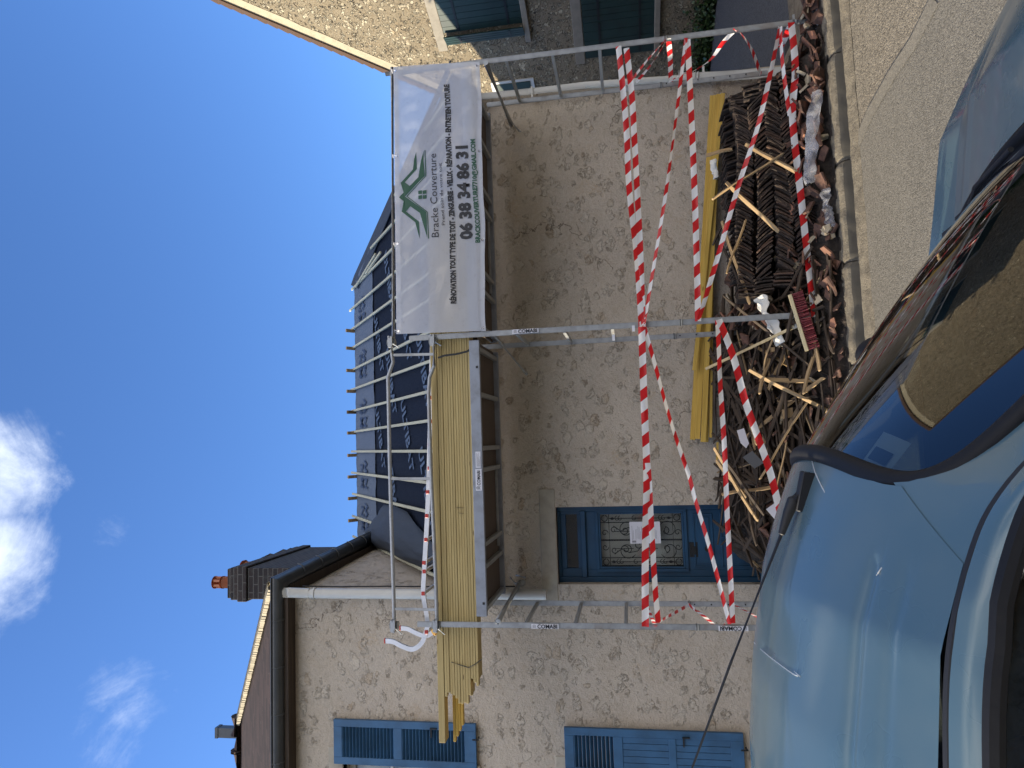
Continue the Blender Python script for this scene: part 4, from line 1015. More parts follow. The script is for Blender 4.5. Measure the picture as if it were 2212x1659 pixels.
def bt_(x0, x1, y0, y1, txt, mat, sz, off, x_, h):
    """lettering filling x0..x1 at base y0, cap height h, rising to y1 at the right"""
    cu = bpy.data.curves.new('t', 'FONT'); cu.body = txt; cu.size = 1; cu.offset = 0; o = bpy.data.objects.new('t', cu); C.objects.link(o)
    bpy.context.view_layer.update(); wdt = o.dimensions.x; bpy.data.objects.remove(o)
    size = h/.70; xs = (x1-x0)/(wdt*size)
    lettering(txt, mat, bn, (0, 0, 0), (1, 0, 0), (0, 0, 1), size, xs=xs, off=off, fn=lambda x, y: bfn(x0+x, y0+(y1-y0)*x/(x1-x0)+y, .004))
def zx(xz): return (632-xz)/622
bt_(.865, 1.645, .420, .425, 'Bracke Couverture', 'ink', 1, 0, 1, .066)
bt_(.975, 1.555, .361, .375, 'Prend soin de votre toit', 'ink', 1, 0, 1, .030)
bt_(.255, 2.29, .262, .292, 'RÉNOVATION TOUT TYPE DE TOIT - ZINGUERIE - VELUX - RÉPARATION - ENTRETIEN TOITURE', 'ink', 1, .0042, 1, .046)
bt_(.84, 1.70, .118, .134, '06 38 34 86 31', 'ink', 1, .0075, 1, .104)
bt_(.80, 1.76, .045, .060, 'BRACKCOUVERTURE7710@GMAIL.COM', 'green_ink', 1, .0026, 1, .040)
def lp(pts):
    out = []
    for (xz, yz) in pts:
        X = 1580+xz/4.15; Y = 600+yz/4.15                 # source pixels of the photo
        x = (1352-Y)/(1352-258)*BW-.0; z = (1940-X)/(1940-1580)*BH
        out.append((x, z))
    return out
def logo(pts, mat, lift=.004):
    p = lp(pts); tris = tessellate_polygon([[V((x, z, 0)) for x, z in p]])
    me = bpy.data.meshes.new('logo'); me.from_pydata([tuple(bfn(x, z, lift)-wloc(bn)) for x, z in p], [], tris); me.materials.append(MAT[mat])
    o = bpy.data.objects.new('logo', me); C.objects.link(o); o.parent = bn
logo([(75, 840), (155, 760), (108, 595), (322, 380), (345, 200), (383, 85), (390, 372), (180, 590), (265, 658), (412, 515), (460, 240), (512, 70), (505, 250), (522, 495), (180, 830), (535, 1110), (535, 1350), (538, 1545), (425, 1120), (268, 1000), (188, 1082), (405, 1265), (411, 1555), (340, 1270), (116, 1082), (155, 910)], 'green_ink')
logo([(540, 58), (548, 500), (222, 830), (560, 1110), (567, 1555), (553, 1555), (546, 1115), (200, 830), (532, 498), (527, 58)], 'green_ink', .0045)
for a, b in ((408, 472), (484, 548)):
    for c, d in ((738, 805), (820, 888)): logo([(a, c+8), (b, c), (b, d-4), (a, d)], 'green_ink')

# ------------------------------------------------------------------ yellow boards against the wall, on the rubble
for i, (xa, ya, xb_, yb_, yy, wd) in enumerate(((1539, 207, 1496, 950, 6.93, .05), (1546, 206, 1506, 948, 6.90, .05), (1553, 204, 1519, 955, 6.87, .05), (1562, 202, 1500, 800, 6.84, .04), (1530, 560, 1527, 955, 6.93, .028), (1538, 560, 1535, 945, 6.90, .028))):
    a = at(xa, ya, 'Y', yy); b = at(xb_, yb_, 'Y', yy); g = MB(); L = (b-a).length
    g.box(-L/2, L/2, -.012, .012, -wd/2, wd/2); o = g.build('pine_board', 'yellow_pine', bevel=.002); o.location = (a+b)/2
    d = (a-b).normalized(); o.rotation_euler = Matrix((d, V((0, 1, 0)), d.cross(V((0, 1, 0))))).transposed().to_euler()
    tag(o, ['yellow board against the wall, highest of the four long ones', 'yellow board against the wall, second from the top', 'yellow board against the wall, third from the top', 'yellow board lying lowest and outermost, above the tile stack', 'thin yellow batten below the left half of the long boards, nearer the wall', 'thin yellow batten below the left half of the long boards, farther from the wall'][i], 'board', 'yellow boards along the wall')
a = at(1565, 860, 'Y', 6.92); b = at(1577, 1010, 'Y', 6.92)
tag(MB().beam(at(1550, 955, 'Y', 6.9), at(1549, 1005, 'Y', 6.9), .02, .02).build('pine_batten', 'yellow_pine', loc=tuple(a)), 'short pale batten stub beyond the left end of the yellow boards', 'batten')

# ------------------------------------------------------------------ stacked tiles (herringbone on edge)
tm = None
def tilemesh(seed):
    r = random.Random(seed); g = MB(); L, Wd, T = .155, .25, .013
    n = 6; vs = []
    for sidez in (-1, 1):
        for i in range(n+1):
            for j in (0, 1):
                l = -L/2+L*i/n; ww = (-Wd/2 if j == 0 else Wd/2)+r.uniform(-.004, .004)
                vs.append((sidez*T/2*(1+.15*r.uniform(-1, 1))+.004*sin(i/n*pi), ww, l+r.uniform(-.002, .002)))
    fs = []
    N = (n+1)*2
    for i in range(n):
        a = i*2; fs.append((a, a+1, a+3, a+2)); fs.append((N+a, N+a+2, N+a+3, N+a+1))
        fs.append((a, a+2, N+a+2, N+a)); fs.append((a+1, N+a+1, N+a+3, a+3))
    fs += [(0, N, N+1, 1), (2*n, 2*n+1, N+2*n+1, N+2*n)]
    return g.add(vs, fs).build('roof_tile', 'old_tile')
protos = [tilemesh(k) for k in range(6)]; pm = [p.data for p in protos]
for p in protos: bpy.data.objects.remove(p)
def inst(name, me, loc, rot, label, cat, grp, scale=None):
    o = bpy.data.objects.new(name, me); C.objects.link(o); o.location = loc; o.rotation_euler = rot; o['kind'] = 'thing'
    if scale: o.scale = scale
    return tag(o, label, cat, grp)
cn = ['top', 'second', 'third', 'bottom']
zc_ = [.625, .49, .36, .225]
for c in range(4):
    n = 70; x = .22+.03*c
    lean = R(38)*(1 if c % 2 == 0 else -1)
    for k in range(n):
        X = x+k*.0262+rnd.uniform(-.002, .002); ln = lean*rnd.uniform(.9, 1.12)
        lb = f'dark roof tile on edge, leaning {"left" if c % 2 == 0 else "right"}, {cn[c]} course of the herringbone stack, {"left" if k < 23 else "middle" if k < 47 else "right"} part'
        if k < 5 or k > n-6: ln *= .12; lb = f'dark roof tile upright at the {"left" if k < 5 else "right"} end of the {cn[c]} course of the stack'
        inst('roof_tile', rnd.choice(pm), (X, 6.20-.05*(c)+rnd.uniform(-.016, .016)+(.03 if c == 0 else 0), zc_[c]+rnd.uniform(-.006, .006)+.03*sin(X*3+c)), (rnd.uniform(-.10, .10)-.12, ln, rnd.uniform(-.08, .08)), lb, 'roof tile', 'tiles of the herringbone stack')
g = MB()                                              # the buried bottom course and the tiles lying behind the top one
for k in range(66):
    X = .3+k*.028; g.obox((X, 6.0, .115), (cos(.66), 0, -sin(.66)), (0, 1, 0), (sin(.66), 0, cos(.66)), .013, .2, .15)
for k in range(58):
    X = .45+k*.029+rnd.uniform(-.004, .004); a_ = rnd.uniform(-.5, -.2); g.obox((X, 6.42+rnd.uniform(-.05, .05), .67+rnd.uniform(-.03, .02)), (cos(a_), 0, -sin(a_)), (0, 1, 0), (sin(a_), 0, cos(a_)), .013, .22, .15)
tag(g.build('roof_tiles', 'old_tile'), 'dark roof tiles half buried under and behind the herringbone stack', 'roof tiles', kind='stuff')
for k in range(14):
    inst('roof_tile', rnd.choice(pm), (1.22+k*.026, 6.62, .66+rnd.uniform(-.01, .01)), (rnd.uniform(-.1, .1), rnd.uniform(-.12, .12), 0), 'dark roof tile upright in the small row behind the big stack, under the yellow boards', 'roof tile', 'tiles in the small back row')

# heap of rubble underneath everything
def heap(x, y):
    t = (y-5.80)/1.15
    left = max(0, min(1, (x+2.75)/.7)); right = max(0, min(1, (2.75-x)/.5)); t = max(0, min(1, t))
    h = .05+.78*t**.7 if x < .15 else .04+.60*t**.65
    if x > 2.2: h *= .35
    h = h*left*right
    return h+.03*noise.noise(V((x*6, y*6, 0)))+.02*noise.noise(V((x*20, y*20, 0)))+.012*noise.noise(V((x*47, y*47, 4)))
g = MB().grid(lambda u, v: (-2.9+5.8*u, 5.70+.012*noise.noise(V((u*60, 0, 0)))*(1-v)*3+1.3*v, max(.004, heap(-2.9+5.8*u, 5.70+1.3*v)-.025-.04*max(0, 1-v*14))), 420, 90)
tag(g.build('rubble', 'debris_dark'), 'dark crumbled roof rubble lying under the tiles and laths along the house wall', 'rubble', kind='stuff')
def lathmesh(seed, mat):
    r = random.Random(seed); g = MB(); N = 7; vs = []
    wd, th = r.uniform(.024, .036), r.uniform(.008, .015)
    for i in range(N+1):
        x = -.5+i/N; dz = .006*sin(i*.8+seed); w2 = wd*(1+r.uniform(-.12, .12)); t2 = th
        if i in (0, N): w2 *= r.uniform(.4, 1)
        for (s, t) in ((-1, -1), (1, -1), (1, 1), (-1, 1)): vs.append((x+(r.uniform(-.02, .02) if i in (0, N) else 0), s*w2/2, t*t2/2+dz))
    fs = []
    for i in range(N):
        for k in range(4): fs.append((i*4+k, i*4+(k+1) % 4, i*4+4+(k+1) % 4, i*4+4+k))
    fs += [(3, 2, 1, 0), tuple(N*4+k for k in range(4))]
    o = g.add(vs, fs).build('old_lath', mat); me = o.data; bpy.data.objects.remove(o); return me
lm = [lathmesh(k, 'old_lath') for k in range(5)]; lmp = [lathmesh(k+20, 'pale_lath') for k in range(3)]
def lath(a, b, pale, label, grp, rolla=None):
    a = V(a); b = V(b); d = (b-a); L = d.length; d.normalize(); _, s, u = basis(d)
    ra = rnd.uniform(-1.2, 1.2) if rolla is None else rolla
    s2 = s*cos(ra)+u*sin(ra); u3 = d.cross(s2)
    o = bpy.data.objects.new('old_lath', rnd.choice(lmp if pale else lm)); C.objects.link(o)
    o.location = (a+b)/2; o.rotation_euler = Matrix((d, s2, u3)).transposed().to_euler(); o.scale = (L, 1, 1)
    return tag(o, label, 'lath', grp)
for k in range(240):
    x = rnd.uniform(-2.5, .05) if rnd.random() < .86 else rnd.uniform(.05, .5); y = rnd.uniform(5.84, 6.82)
    L = rnd.choice((rnd.uniform(.25, .6), rnd.uniform(.7, 1.4))); an = rnd.gauss(0, .55) if rnd.random() < .6 else rnd.uniform(-pi/2, pi/2)
    dx, dy_ = cos(an)*L/2, sin(an)*L/2
    a = (x-dx, max(5.80, min(6.9, y-dy_))); b = (x+dx, max(5.80, min(6.9, y+dy_)))
    if max(a[0], b[0]) > .55: continue
    lift = rnd.uniform(-.01, .10)
    za = heap(*a)+lift+rnd.uniform(0, .08); zb_ = heap(*b)+lift+rnd.uniform(0, .08)
    pale = rnd.random() < (.16 if L < .6 else .07)
    third = 'door end' if (a[0]+b[0])/2 < -1.55 else ('middle' if (a[0]+b[0])/2 < -.65 else 'tile stack end')
    side = third+', kerb side' if (a[1]+b[1])/2 < 6.2 else third+', wall side'
    lath((*a, za), (*b, zb_), pale, f'{"pale" if pale else "dark weathered"} {"long" if L > .6 else "short"} lath in the tangled heap, {side}', 'old laths in the heap')
# laths one can pick out, placed where they lie
sel = [((1545, 1345-400), (1545, 830), 6.5, 0), ((1540, 430), (1690, 335-3), 5.95, 1), ((1525, 335), (1582, 322), 6.3, 1), ((1612, 312), (1720, 372), 5.95, 1), ((1565, 240+185), (1600, 462-70), 6.3, 0),
       ((1570, 395), (1680, 500), 5.95, 1), ((1538, 530), (1580, 455), 6.3, 0), ((1570, 590), (1610, 475), 6.1, 1), ((1548, 1005-10), (1610, 1075), 6.2, 1), ((1542, 968), (1636, 1125), 6.1, 1), ((1558, 985), (1650, 1110), 6.05, 0),
       ((1675, 1080), (1698, 955), 5.95, 1), ((1640, 1035), (1742, 870), 5.95, 1), ((1700, 1060-240), (1697, 942), 6.0, 0), ((1620, 800), (1790, 890), 5.95, 1), ((1640, 820), (1756, 823), 6.0, 1), ((1607, 835), (1632, 960), 6.15, 1), ((1560, 1068), (1665, 1052), 6.2, 1),
       ((1572, 1000), (1553, 1098), 6.6, 0), ((1612, 1080), (1634, 1178), 6.15, 0), ((1735, 560), (1700, 735), 5.9, 0), ((1565, 640), (1760, 800), 6.0, 0), ((1648, 800), (1668, 770-40), 6.0, 1), ((1750, 690), (1770, 800), 5.86, 1), ((1575, 700), (1545, 760), 6.3, 0),
       ((1765, 740), (1735, 850), 5.88, 1), ((1660, 775), (1640, 850), 6.0, 1), ((1560, 480), (1618, 655), 6.2, 1), ((1548, 500), (1600, 620), 6.3, 0), ((1615, 500), (1575, 560), 6.15, 1)]
for i, ((x0, y0_), (x1, y1_), yy, pale) in enumerate(sel):
    a = at(x0, y0_, 'Y', yy); b = at(x1, y1_, 'Y', yy-.08); 
    for p in (a, b): p.z = max(p.z, .03)
    big = 'over the tile stack' if (y0_+y1_)/2 < 480 else ('near the blue door end of the heap' if (y0_+y1_)/2 > 940 else ('around the broom' if (y0_+y1_)/2 < 760 else 'in the middle of the heap'))
    lath(a, b, bool(pale), f'{"sunlit pale" if pale else "dark"} lath lying on top {big}', 'laths lying on top of the heap', .4)
# broken tile shards and chips
def shardmesh(seed, mat, name):
    r = random.Random(seed); n = r.randint(4, 6); g = MB(); pts = []
    for k in range(n):
        a = 2*pi*k/n+r.uniform(-.3, .3); q = r.uniform(.045, .10); pts.append((q*cos(a), q*sin(a)*.75, 0))
    g.prism(pts, (0, 0, .013)); o = g.build(name, mat); me = o.data; bpy.data.objects.remove(o); return me
sm = [shardmesh(k, 'broken_tile', 'tile_shard') for k in range(7)]; cmh = [shardmesh(k+40, 'stone_chip', 'stone_chip') for k in range(3)]
for k in range(245):
    z_ = rnd.random()
    if z_ < .62: x = rnd.uniform(.1, 2.75); y = rnd.uniform(5.72, 6.04); h = heap(x, y)+.015+rnd.random()*.05; wh = 'along the kerb before the '+('left' if x < .95 else 'middle' if x < 1.75 else 'right')+' third of the tile stack'
    elif z_ < .85: x = rnd.uniform(.0, .75); y = rnd.uniform(6.1, 6.7); h = heap(x, y)+rnd.uniform(.02, .2); wh = 'beside the tile stack, on its wall side'
    else: x = rnd.uniform(-2.2, 0); y = rnd.uniform(5.85, 6.6); h = heap(x, y)+rnd.uniform(.02, .1); wh = 'among the laths'
    chip = rnd.random() < .13
    inst('stone_chip' if chip else 'tile_shard', rnd.choice(cmh if chip else sm), (x, y, h), (rnd.uniform(-.9, 1.1), rnd.uniform(-.8, .8), rnd.uniform(0, 6)),
         ('pale stone chip ' if chip else 'broken reddish tile piece ')+wh, 'stone' if chip else 'tile shard', 'broken pieces', (rnd.uniform(.7, 1.3),)*3 if not chip else (.7, .7, 1.5))

for k in range(90):
    x = rnd.uniform(-2.3, .9); y = rnd.uniform(5.71, 5.93); chip = rnd.random() < .2
    inst('stone_chip' if chip else 'tile_shard', rnd.choice(cmh if chip else sm), (x, y, heap(x, y)+.012+rnd.random()*.03), (rnd.uniform(-.6, .8), rnd.uniform(-.6, .6), rnd.uniform(0, 6)),
         ('pale stone chip ' if chip else 'broken dark tile piece ')+'at the kerb edge of the lath heap, '+('near the broom' if x > -.6 else 'towards the door'), 'stone' if chip else 'tile shard', 'broken pieces at the kerb edge', (rnd.uniform(.5, 1.0),)*3)
for k in range(26):
    x = rnd.uniform(-2.2, .5); y = rnd.uniform(5.73, 5.88); L = rnd.uniform(.2, .7); an = rnd.gauss(0, .25); h = heap(x, y)+rnd.uniform(.015, .05)
    lath((x-L/2*cos(an), y-L/2*sin(an), h), (x+L/2*cos(an), y+L/2*sin(an), h+rnd.uniform(-.02, .05)), False, 'dark lath along the kerb edge of the heap, '+('near the broom' if x > -.6 else 'towards the door'), 'laths along the kerb edge')
# plastic film, cloth, plates, slate
def crumple(name, mat, label, cat, c0, c1, wdt, seed, amp=.05, n=30):
    c0 = V(c0); c1 = V(c1); d = (c1-c0); L = d.length; d.normalize(); _, s, u = basis(d)
    def f(a, b):
        w2 = wdt*(.6+.5*noise.noise(V((a*3, seed, 0))))
        p = c0+d*(L*a)+s*((b-.5)*w2)
        return p+u*(amp*noise.noise(V((a*4, b*3, seed)))+amp*.35*noise.noise(V((a*11, b*6, seed)))+.05*sin(b*pi))+s*.02*noise.noise(V((a*9, b*3, seed+5)))
    g = MB().grid(f, n, int(n*.5)); return tag(g.build(name, mat, smooth=True, solid=.0012, loc=tuple((c0+c1)/2)), label, cat)
crumple('plastic_film', 'clear_film', 'crumpled clear plastic film lying on the kerb in front of the tile stack', 'plastic', (1.78, 5.72, .08), (1.05, 5.80, .16), .22, 1)
crumple('plastic_film', 'clear_film', 'smaller scrap of clear film on the kerb, left of the larger one', 'plastic', (.98, 5.74, .06), (.66, 5.74, .04), .14, 4, .035)
p = at(1655, 690, 'Y', 6.02)
crumple('cloth', 'cloth', 'white rag hanging over the rubble behind the middle scaffold post', 'cloth', (p.x+.20, 6.06, .56), (p.x-.22, 5.99, .42), .24, 9, .05)
crumple('white_sheet', 'cloth', 'white scrap sticking out between the yellow boards and the tile stack', 'scrap', tuple(at(1545, 345, 'Y', 6.5)), tuple(at(1552, 385, 'Y', 6.5)), .10, 12, .02, 12)
def card(px_list, yy, mat, label, name, cat, th=.004):
    pts = [at(x, y, 'Y', yy+.0) for x, y in px_list]; n_ = (pts[1]-pts[0]).cross(pts[2]-pts[0]).normalized()
    g = MB().prism(pts, n_*th); return tag(g.build(name, mat, loc=tuple(pts[0])), label, cat)
card([(1592, 930), (1607, 925), (1618, 958), (1612, 968), (1600, 957)], 6.1, 'white_paper', 'white bent zinc scrap high in the lath heap', 'metal_scrap', 'scrap')
sl_ = card([(1604, 988), (1625, 974), (1650, 1000), (1630, 1012)], 6.05, 'slate', 'dark slate with nail holes in the lath heap', 'slate', 'slate', .006)
card([(1655, 1100), (1690, 1075), (1700, 1110), (1685, 1135)], 6.0, 'white_paper', 'white paper plate beside the blue door, at the left end of the heap', 'paper_plate', 'plate')
card([(1690, 885), (1712, 880), (1714, 900), (1692, 905)], 5.98, 'pale_lath', 'pale wood offcut low in the heap', 'offcut', 'offcut', .02)

# broom
br = thing('broom', 'pale wooden street broom with dark red bristles leaning upside up on the rubble', 'broom', tuple(at(1725, 700, 'Y', 5.95)))
h0 = at(1706, 637, 'Y', 5.83); h1 = at(1743, 758, 'Y', 5.83); hd_ = (h1-h0).normalized(); bd = V((hd_.z, 0, -hd_.x)); bd = bd if bd.z < 0 else -bd
bd = (bd+V((0, -.25, 0))).normalized()
g = MB().obox((h0+h1)/2, hd_, bd, hd_.cross(bd), (h1-h0).length, .030, .055); g.build('head', 'handle_wood', br, bevel=.004)
g = MB()
for i in range(34):
    for j in range(4):
        c = h0.lerp(h1, (i+.5)/34)+hd_.cross(bd)*(-.02+.013*j)+bd*.014; sp = bd*.085+hd_*rnd.uniform(-.012, .012)+hd_.cross(bd)*rnd.uniform(-.01, .01)
        g.beam(c, c+sp, .0055, .005)
g.build('bristles', 'bristle', br)
m_ = (h0+h1)/2-bd*.014; hd2 = at(1525, 797, 'Y', 6.25)
m_ = at(1722, 703, 'Y', 5.83)
g = MB().tube([m_+bd*.0, m_+(hd2-m_)*.045], .019, 12); g.build('socket', 'galvanised', br, smooth=True)
MB().tube([m_+(hd2-m_)*.03, hd2], .0135, 12).build('handle', 'handle_wood', br, smooth=True)

# ------------------------------------------------------------------ barrier tapes
def tp(pxs, label, wd=.05, yy=None, twist=0.15, grp='red and white barrier tapes', n=10, seed=0, flat_=False):
    pts = []
    for q in pxs:
        y_ = q[2] if len(q) > 2 else (yy if yy else FY-.034)
        pts.append(at(q[0], q[1], 'Y', y_))
    if len(pts) > 2: pts = smoothpath(pts, n)
    else: pts = [pts[0].lerp(pts[1], i/16) for i in range(17)]
    g = MB(); acc = 0
    for i, p in enumerate(pts):
        d = (pts[min(i+1, len(pts)-1)]-pts[max(i-1, 0)]).normalized()
        s = d.cross(V((0, 1, 0)))
        if s.length < .2 or flat_: s = d.cross(V((1, 0, 0)))
        s.normalize()
        if i: acc += (p-pts[i-1]).length
        tw = twist*sin(acc*2.2+seed)+twist*.5*sin(acc*5.1+seed*2)
        s = s*cos(tw)+d.cross(s)*sin(tw)
        k = len(g.v); fold = .10*wd*sin(acc*9+seed)
        nn = d.cross(s)
        for j in range(4):
            g.v.append(p+s*(j/3-.5)*wd+nn*(fold if j in (1, 2) else 0)); g.uv[k+j] = (acc+seed*.07, j/3)
        if i:
            for j in range(3): g.f.append([k-4+j, k-3+j, k+1+j, k+j]); g.m.append(0)
    o = g.build('barrier_tape', 'barrier_tape', smooth=True, loc=tuple(pts[0])); return tag(o, label, 'barrier tape', grp)
L_ = 'striped tape '
tp([(1336, 100), (1347, 207), (1354, 293), (1359, 405), (1376, 560), (1386, 706)], L_+'in the right bay, upper one of the wide pair at chest height', seed=1)
tp([(1353, 104), (1365, 207), (1370, 293), (1376, 405), (1384, 560), (1388, 706)], L_+'in the right bay, lower one of the wide pair at chest height', seed=2)
tp([(1482, 82), (1462, 240), (1440, 405), (1413, 570), (1391, 700)], L_+'in the right bay, sloping from waist height up to the middle post', .030, twist=.6, seed=3)
tp([(1485, 84), (1493, 240), (1500, 405), (1505, 560), (1508, 694)], L_+'in the right bay, level run at waist height reaching the yellow boards', seed=4)
tp([(1685, 58), (1664, 160), (1635, 280), (1594, 405), (1546, 570), (1509, 692)], L_+'in the right bay, long diagonal crossing the tile stack', .040, twist=.5, seed=5)
tp([(1709, 48), (1718, 146), (1712, 232), (1715, 293), (1728, 405), (1745, 560), (1760, 684)], L_+'in the right bay, lowest run just above the kerb', .055, seed=6)
tp([(1686, 58), (1689, 122), (1697, 190), (1706, 250)], L_+'short twisted end at the lower right, joining the lowest run', .032, twist=.7, seed=7)
tp([(1436, 88, FY-.02), (1400, 128, 6.3), (1368, 168, BY_-.03)], L_+'between the right posts, broad upper zigzag going up and inward', .05, seed=8)
tp([(1438, 90, FY-.02), (1406, 140, 6.35), (1374, 178, BY_-.03)], L_+'between the right posts, narrow strip just beneath the broad upper zigzag', .028, twist=.5, seed=9)
tp([(1444, 84, FY-.02), (1448, 130, 6.3), (1449, 178, BY_-.03)], L_+'between the right posts, short level run behind the zigzags', .045, seed=10)
tp([(1450, 174, BY_-.03), (1475, 160, 6.55), (1498, 154, 6.45), (1535, 128, 6.2), (1562, 92, 6.0), (1588, 64, FY-.02)], L_+'between the right posts, sagging strand over the dark lane', .034, twist=.6, seed=11)
tp([(1592, 62, FY-.02), (1622, 104, 6.25), (1643, 160, BY_-.03)], L_+'between the right posts, lowest slanting strip ending at the rear post', .040, twist=.3, seed=12)
tp([(1706, 58), (1695, 85, 6.0), (1686, 102, 6.1)], L_+'short broad scrap beside the right foot of the scaffold', .05, seed=13)
tp([(1386, 706), (1391, 860), (1397, 1026), (1394, 1187), (1394, 1354)], L_+'in the left bay, main level run crossing the blue door', .058, seed=14)
tp([(1399, 1000), (1403, 1053), (1407, 1133), (1415, 1268), (1422, 1345)], L_+'in the left bay, drooping just under the main level run', .045, seed=15)
tp([(1390, 700), (1410, 770), (1440, 880), (1465, 960), (1488, 1026), (1501, 1077), (1534, 1187), (1576, 1348)], L_+'in the left bay, slack diagonal falling from the middle post leftward', .034, twist=.45, seed=16)
tp([(1550, 692), (1554, 782), (1556, 833), (1565, 969), (1570, 1095), (1575, 1188), (1583, 1346)], L_+'in the left bay, level run at knee height', .040, twist=.3, seed=17)
tp([(1553, 690), (1584, 771), (1609, 864), (1630, 924), (1662, 1015), (1684, 1100), (1720, 1230), (1756, 1352)], L_+'in the left bay, lowest diagonal disappearing behind the car roof', .056, seed=18)
tp([(1398, 1312, BY_-.03), (1408, 1335, 6.3), (1416, 1352, FY-.02)], L_+'between the left posts, small loose end at the top', .03, seed=19)
tp([(1424, 1342, FY-.02), (1455, 1325, 6.3), (1485, 1309, BY_-.03)], L_+'between the left posts, zigzag strip rising to the rear post', .034, seed=20)
tp([(1487, 1306, BY_-.03), (1514, 1326, 6.3), (1541, 1348, FY-.02)], L_+'between the left posts, zigzag strip falling back to the front post', .034, seed=21)
tp([(1578, 1312, BY_-.03), (1570, 1334, 6.3), (1562, 1354, FY-.02)], L_+'between the left posts, short strip near the lower knots', .04, seed=22)
tp([(1586, 1306, BY_-.03), (1604, 1316, 6.4), (1645, 1338, FY-.02)], L_+'between the left posts, lowest strip running off behind the car', .034, seed=23)

#==CAR==
# ------------------------------------------------------------------ parked car
YC = 1.47
car = thing('parked_car', 'weathered light blue hatchback parked alongside, seen over its roof and windscreen', 'car', (-1.2, YC, -.12))
def cz(X):      # crown height of the roof along the car
    K = [(-3.35, 1.30), (-3.0, 1.40), (-2.5, 1.475), (-2.0, 1.51), (-1.6, 1.507), (-1.44, 1.490), (-1.25, 1.455), (-1.14, 1.420), (-1.05, 1.385), (-.95, 1.34)]
    if X <= K[0][0]: return K[0][1]
    for (a, b), (c, d) in zip(K[:-1], K[1:]):
        if X <= c: t = (X-a)/(c-a); return b+(d-b)*t
    return K[-1][1]
def rz(X, dy): a = abs(dy)/.47; return cz(X)-(.15-.03*max(0, min(1, (X+1.6)/.35)))*a**2.1
def gy_(X):     # half width of the roof panel (door gap line)
    return .475+.0*X-.02*max(0, (X+1.3))/.3
# door gap lines (dark channel) both sides
def side_top(X, sgn, o=0, dz=0): 
    dy = gy_(-1.2)*1.0+o; return V((X, YC+sgn*dy, rz(X, gy_(-1.2))+dz))
# pillar/door path: from the rear along the roof and down the front pillar to the wing
def gap_path():
    pts = [V((X, .475, rz(X, .475))) for X in (-3.1, -2.6, -2.2, -1.9, -1.6, -1.4, -1.25)]
    pts += [V((-1.13, .478, 1.300)), V((-1.05, .484, 1.262)), V((-.96, .500, 1.185)), V((-.80, .545, 1.03)), V((-.64, .585, .90)), V((-.52, .612, .82))]
    return smoothpath(pts, 5)
gp = gap_path()
def hz(X, dy):
    base = .882-.14*(X+.38)-.30*max(0, X+.1)-.12*max(0, X+.1)**2
    return base-.085*(abs(dy)/.60)**2.4
# windscreen outline (in dy = distance from the centre line)
def top_edge(t):    # t -1..1
    return V((-1.0-.13*abs(t*.795)**2.2, .372*t, rz(-1.03, .372*t)-.012))
def bot_edge(t):
    return V((-.34-.21*abs(t)**2.2, .585*t, .862-.02*abs(t)**2))
def ws(u, v):       # u down the glass, v across
    t = -1+2*v; a = top_edge(t); b = bot_edge(t); p = a.lerp(b, u); p.y *= 1+.10*sin(pi*u)*.5
    q = .014*sin(pi*u); p = p+V((q*.75, 0, q*.75)); p.y += .012*t*sin(pi*u)
    return (p.x, YC+p.y, p.z)
g = MB().grid(ws, 30, 40); g.build('windscreen', 'car_glass', car, smooth=True)
out = [ws(0, v/60) for v in range(1, 60)]+[ws(u/36, 1) for u in range(1, 36)]+[ws(1, 1-v/60) for v in range(1, 60)]+[ws(1-u/36, 0) for u in range(1, 36)]
outp = []; cn_ = len(out)
outp = [V(p) for p in out]
def closed_resample(P, n):
    Q = P+[P[0]]; Ls = [0]
    for a, b in zip(Q[:-1], Q[1:]): Ls.append(Ls[-1]+(b-a).length)
    o_ = []; i = 0
    for k in range(n):
        t = Ls[-1]*k/n
        while Ls[i+1] < t: i += 1
        o_.append(Q[i].lerp(Q[i+1], (t-Ls[i])/max(1e-9, Ls[i+1]-Ls[i])))
    return o_
outp = closed_resample(outp, 190); cn_ = 190
for _ in range(45): outp = [(outp[i-1]+outp[i]*2+outp[(i+1) % cn_])/4 for i in range(cn_)]   # round the corners
k0 = min(range(cn_), key=lambda k: (outp[k]-V(ws(1, .5))).length)
sealp = outp[k0:]+outp[:k0]
MB().tube([p+V((.005, 0, .006)) for p in sealp], .0165, 12, closed=True).build('windscreen_seal', 'rubber', car, smooth=True)
# the roof's front edge follows the rounded seal, then runs straight to the door gap
cm_ = min(range(cn_), key=lambda k: (outp[k].x if outp[k].y < YC else 9))
topp = []
k = cm_
while outp[k].y < YC: topp.append((YC-outp[k].y, outp[k].x)); k = (k+1) % cn_
topp.sort(); DC, XC_ = YC-outp[cm_].y, outp[cm_].x; XB = -1.15
def roof_edge(dy):
    if dy >= DC: return XC_+(XB-XC_)*(dy-DC)/(.468-DC)+.014*min(1, (dy-DC)/.02)
    for (a, b), (c, d) in zip(topp[:-1], topp[1:]):
        if dy <= c: return b+(d-b)*max(0, (dy-a))/(c-a) if dy >= a else b
    return topp[-1][1]
def roof_pt(X, t): dy = gy_(X)*t; z = rz(X, dy)
def roof_f(u, v):
    t = -1+2*v; dy = .468*t
    Xf = roof_edge(abs(dy))
    X = -3.3+(Xf+3.3)*u
    rib = 0
    if X < -1.15:
        for r0, d0 in ((.395, .003), (.335, .006)): rib += -d0*exp(-((abs(dy)-r0)/.011)**2)
    return (X, YC+dy, rz(X, dy)+rib)
MB().grid(roof_f, 110, 240).build('roof', 'car_paint', car, smooth=True)
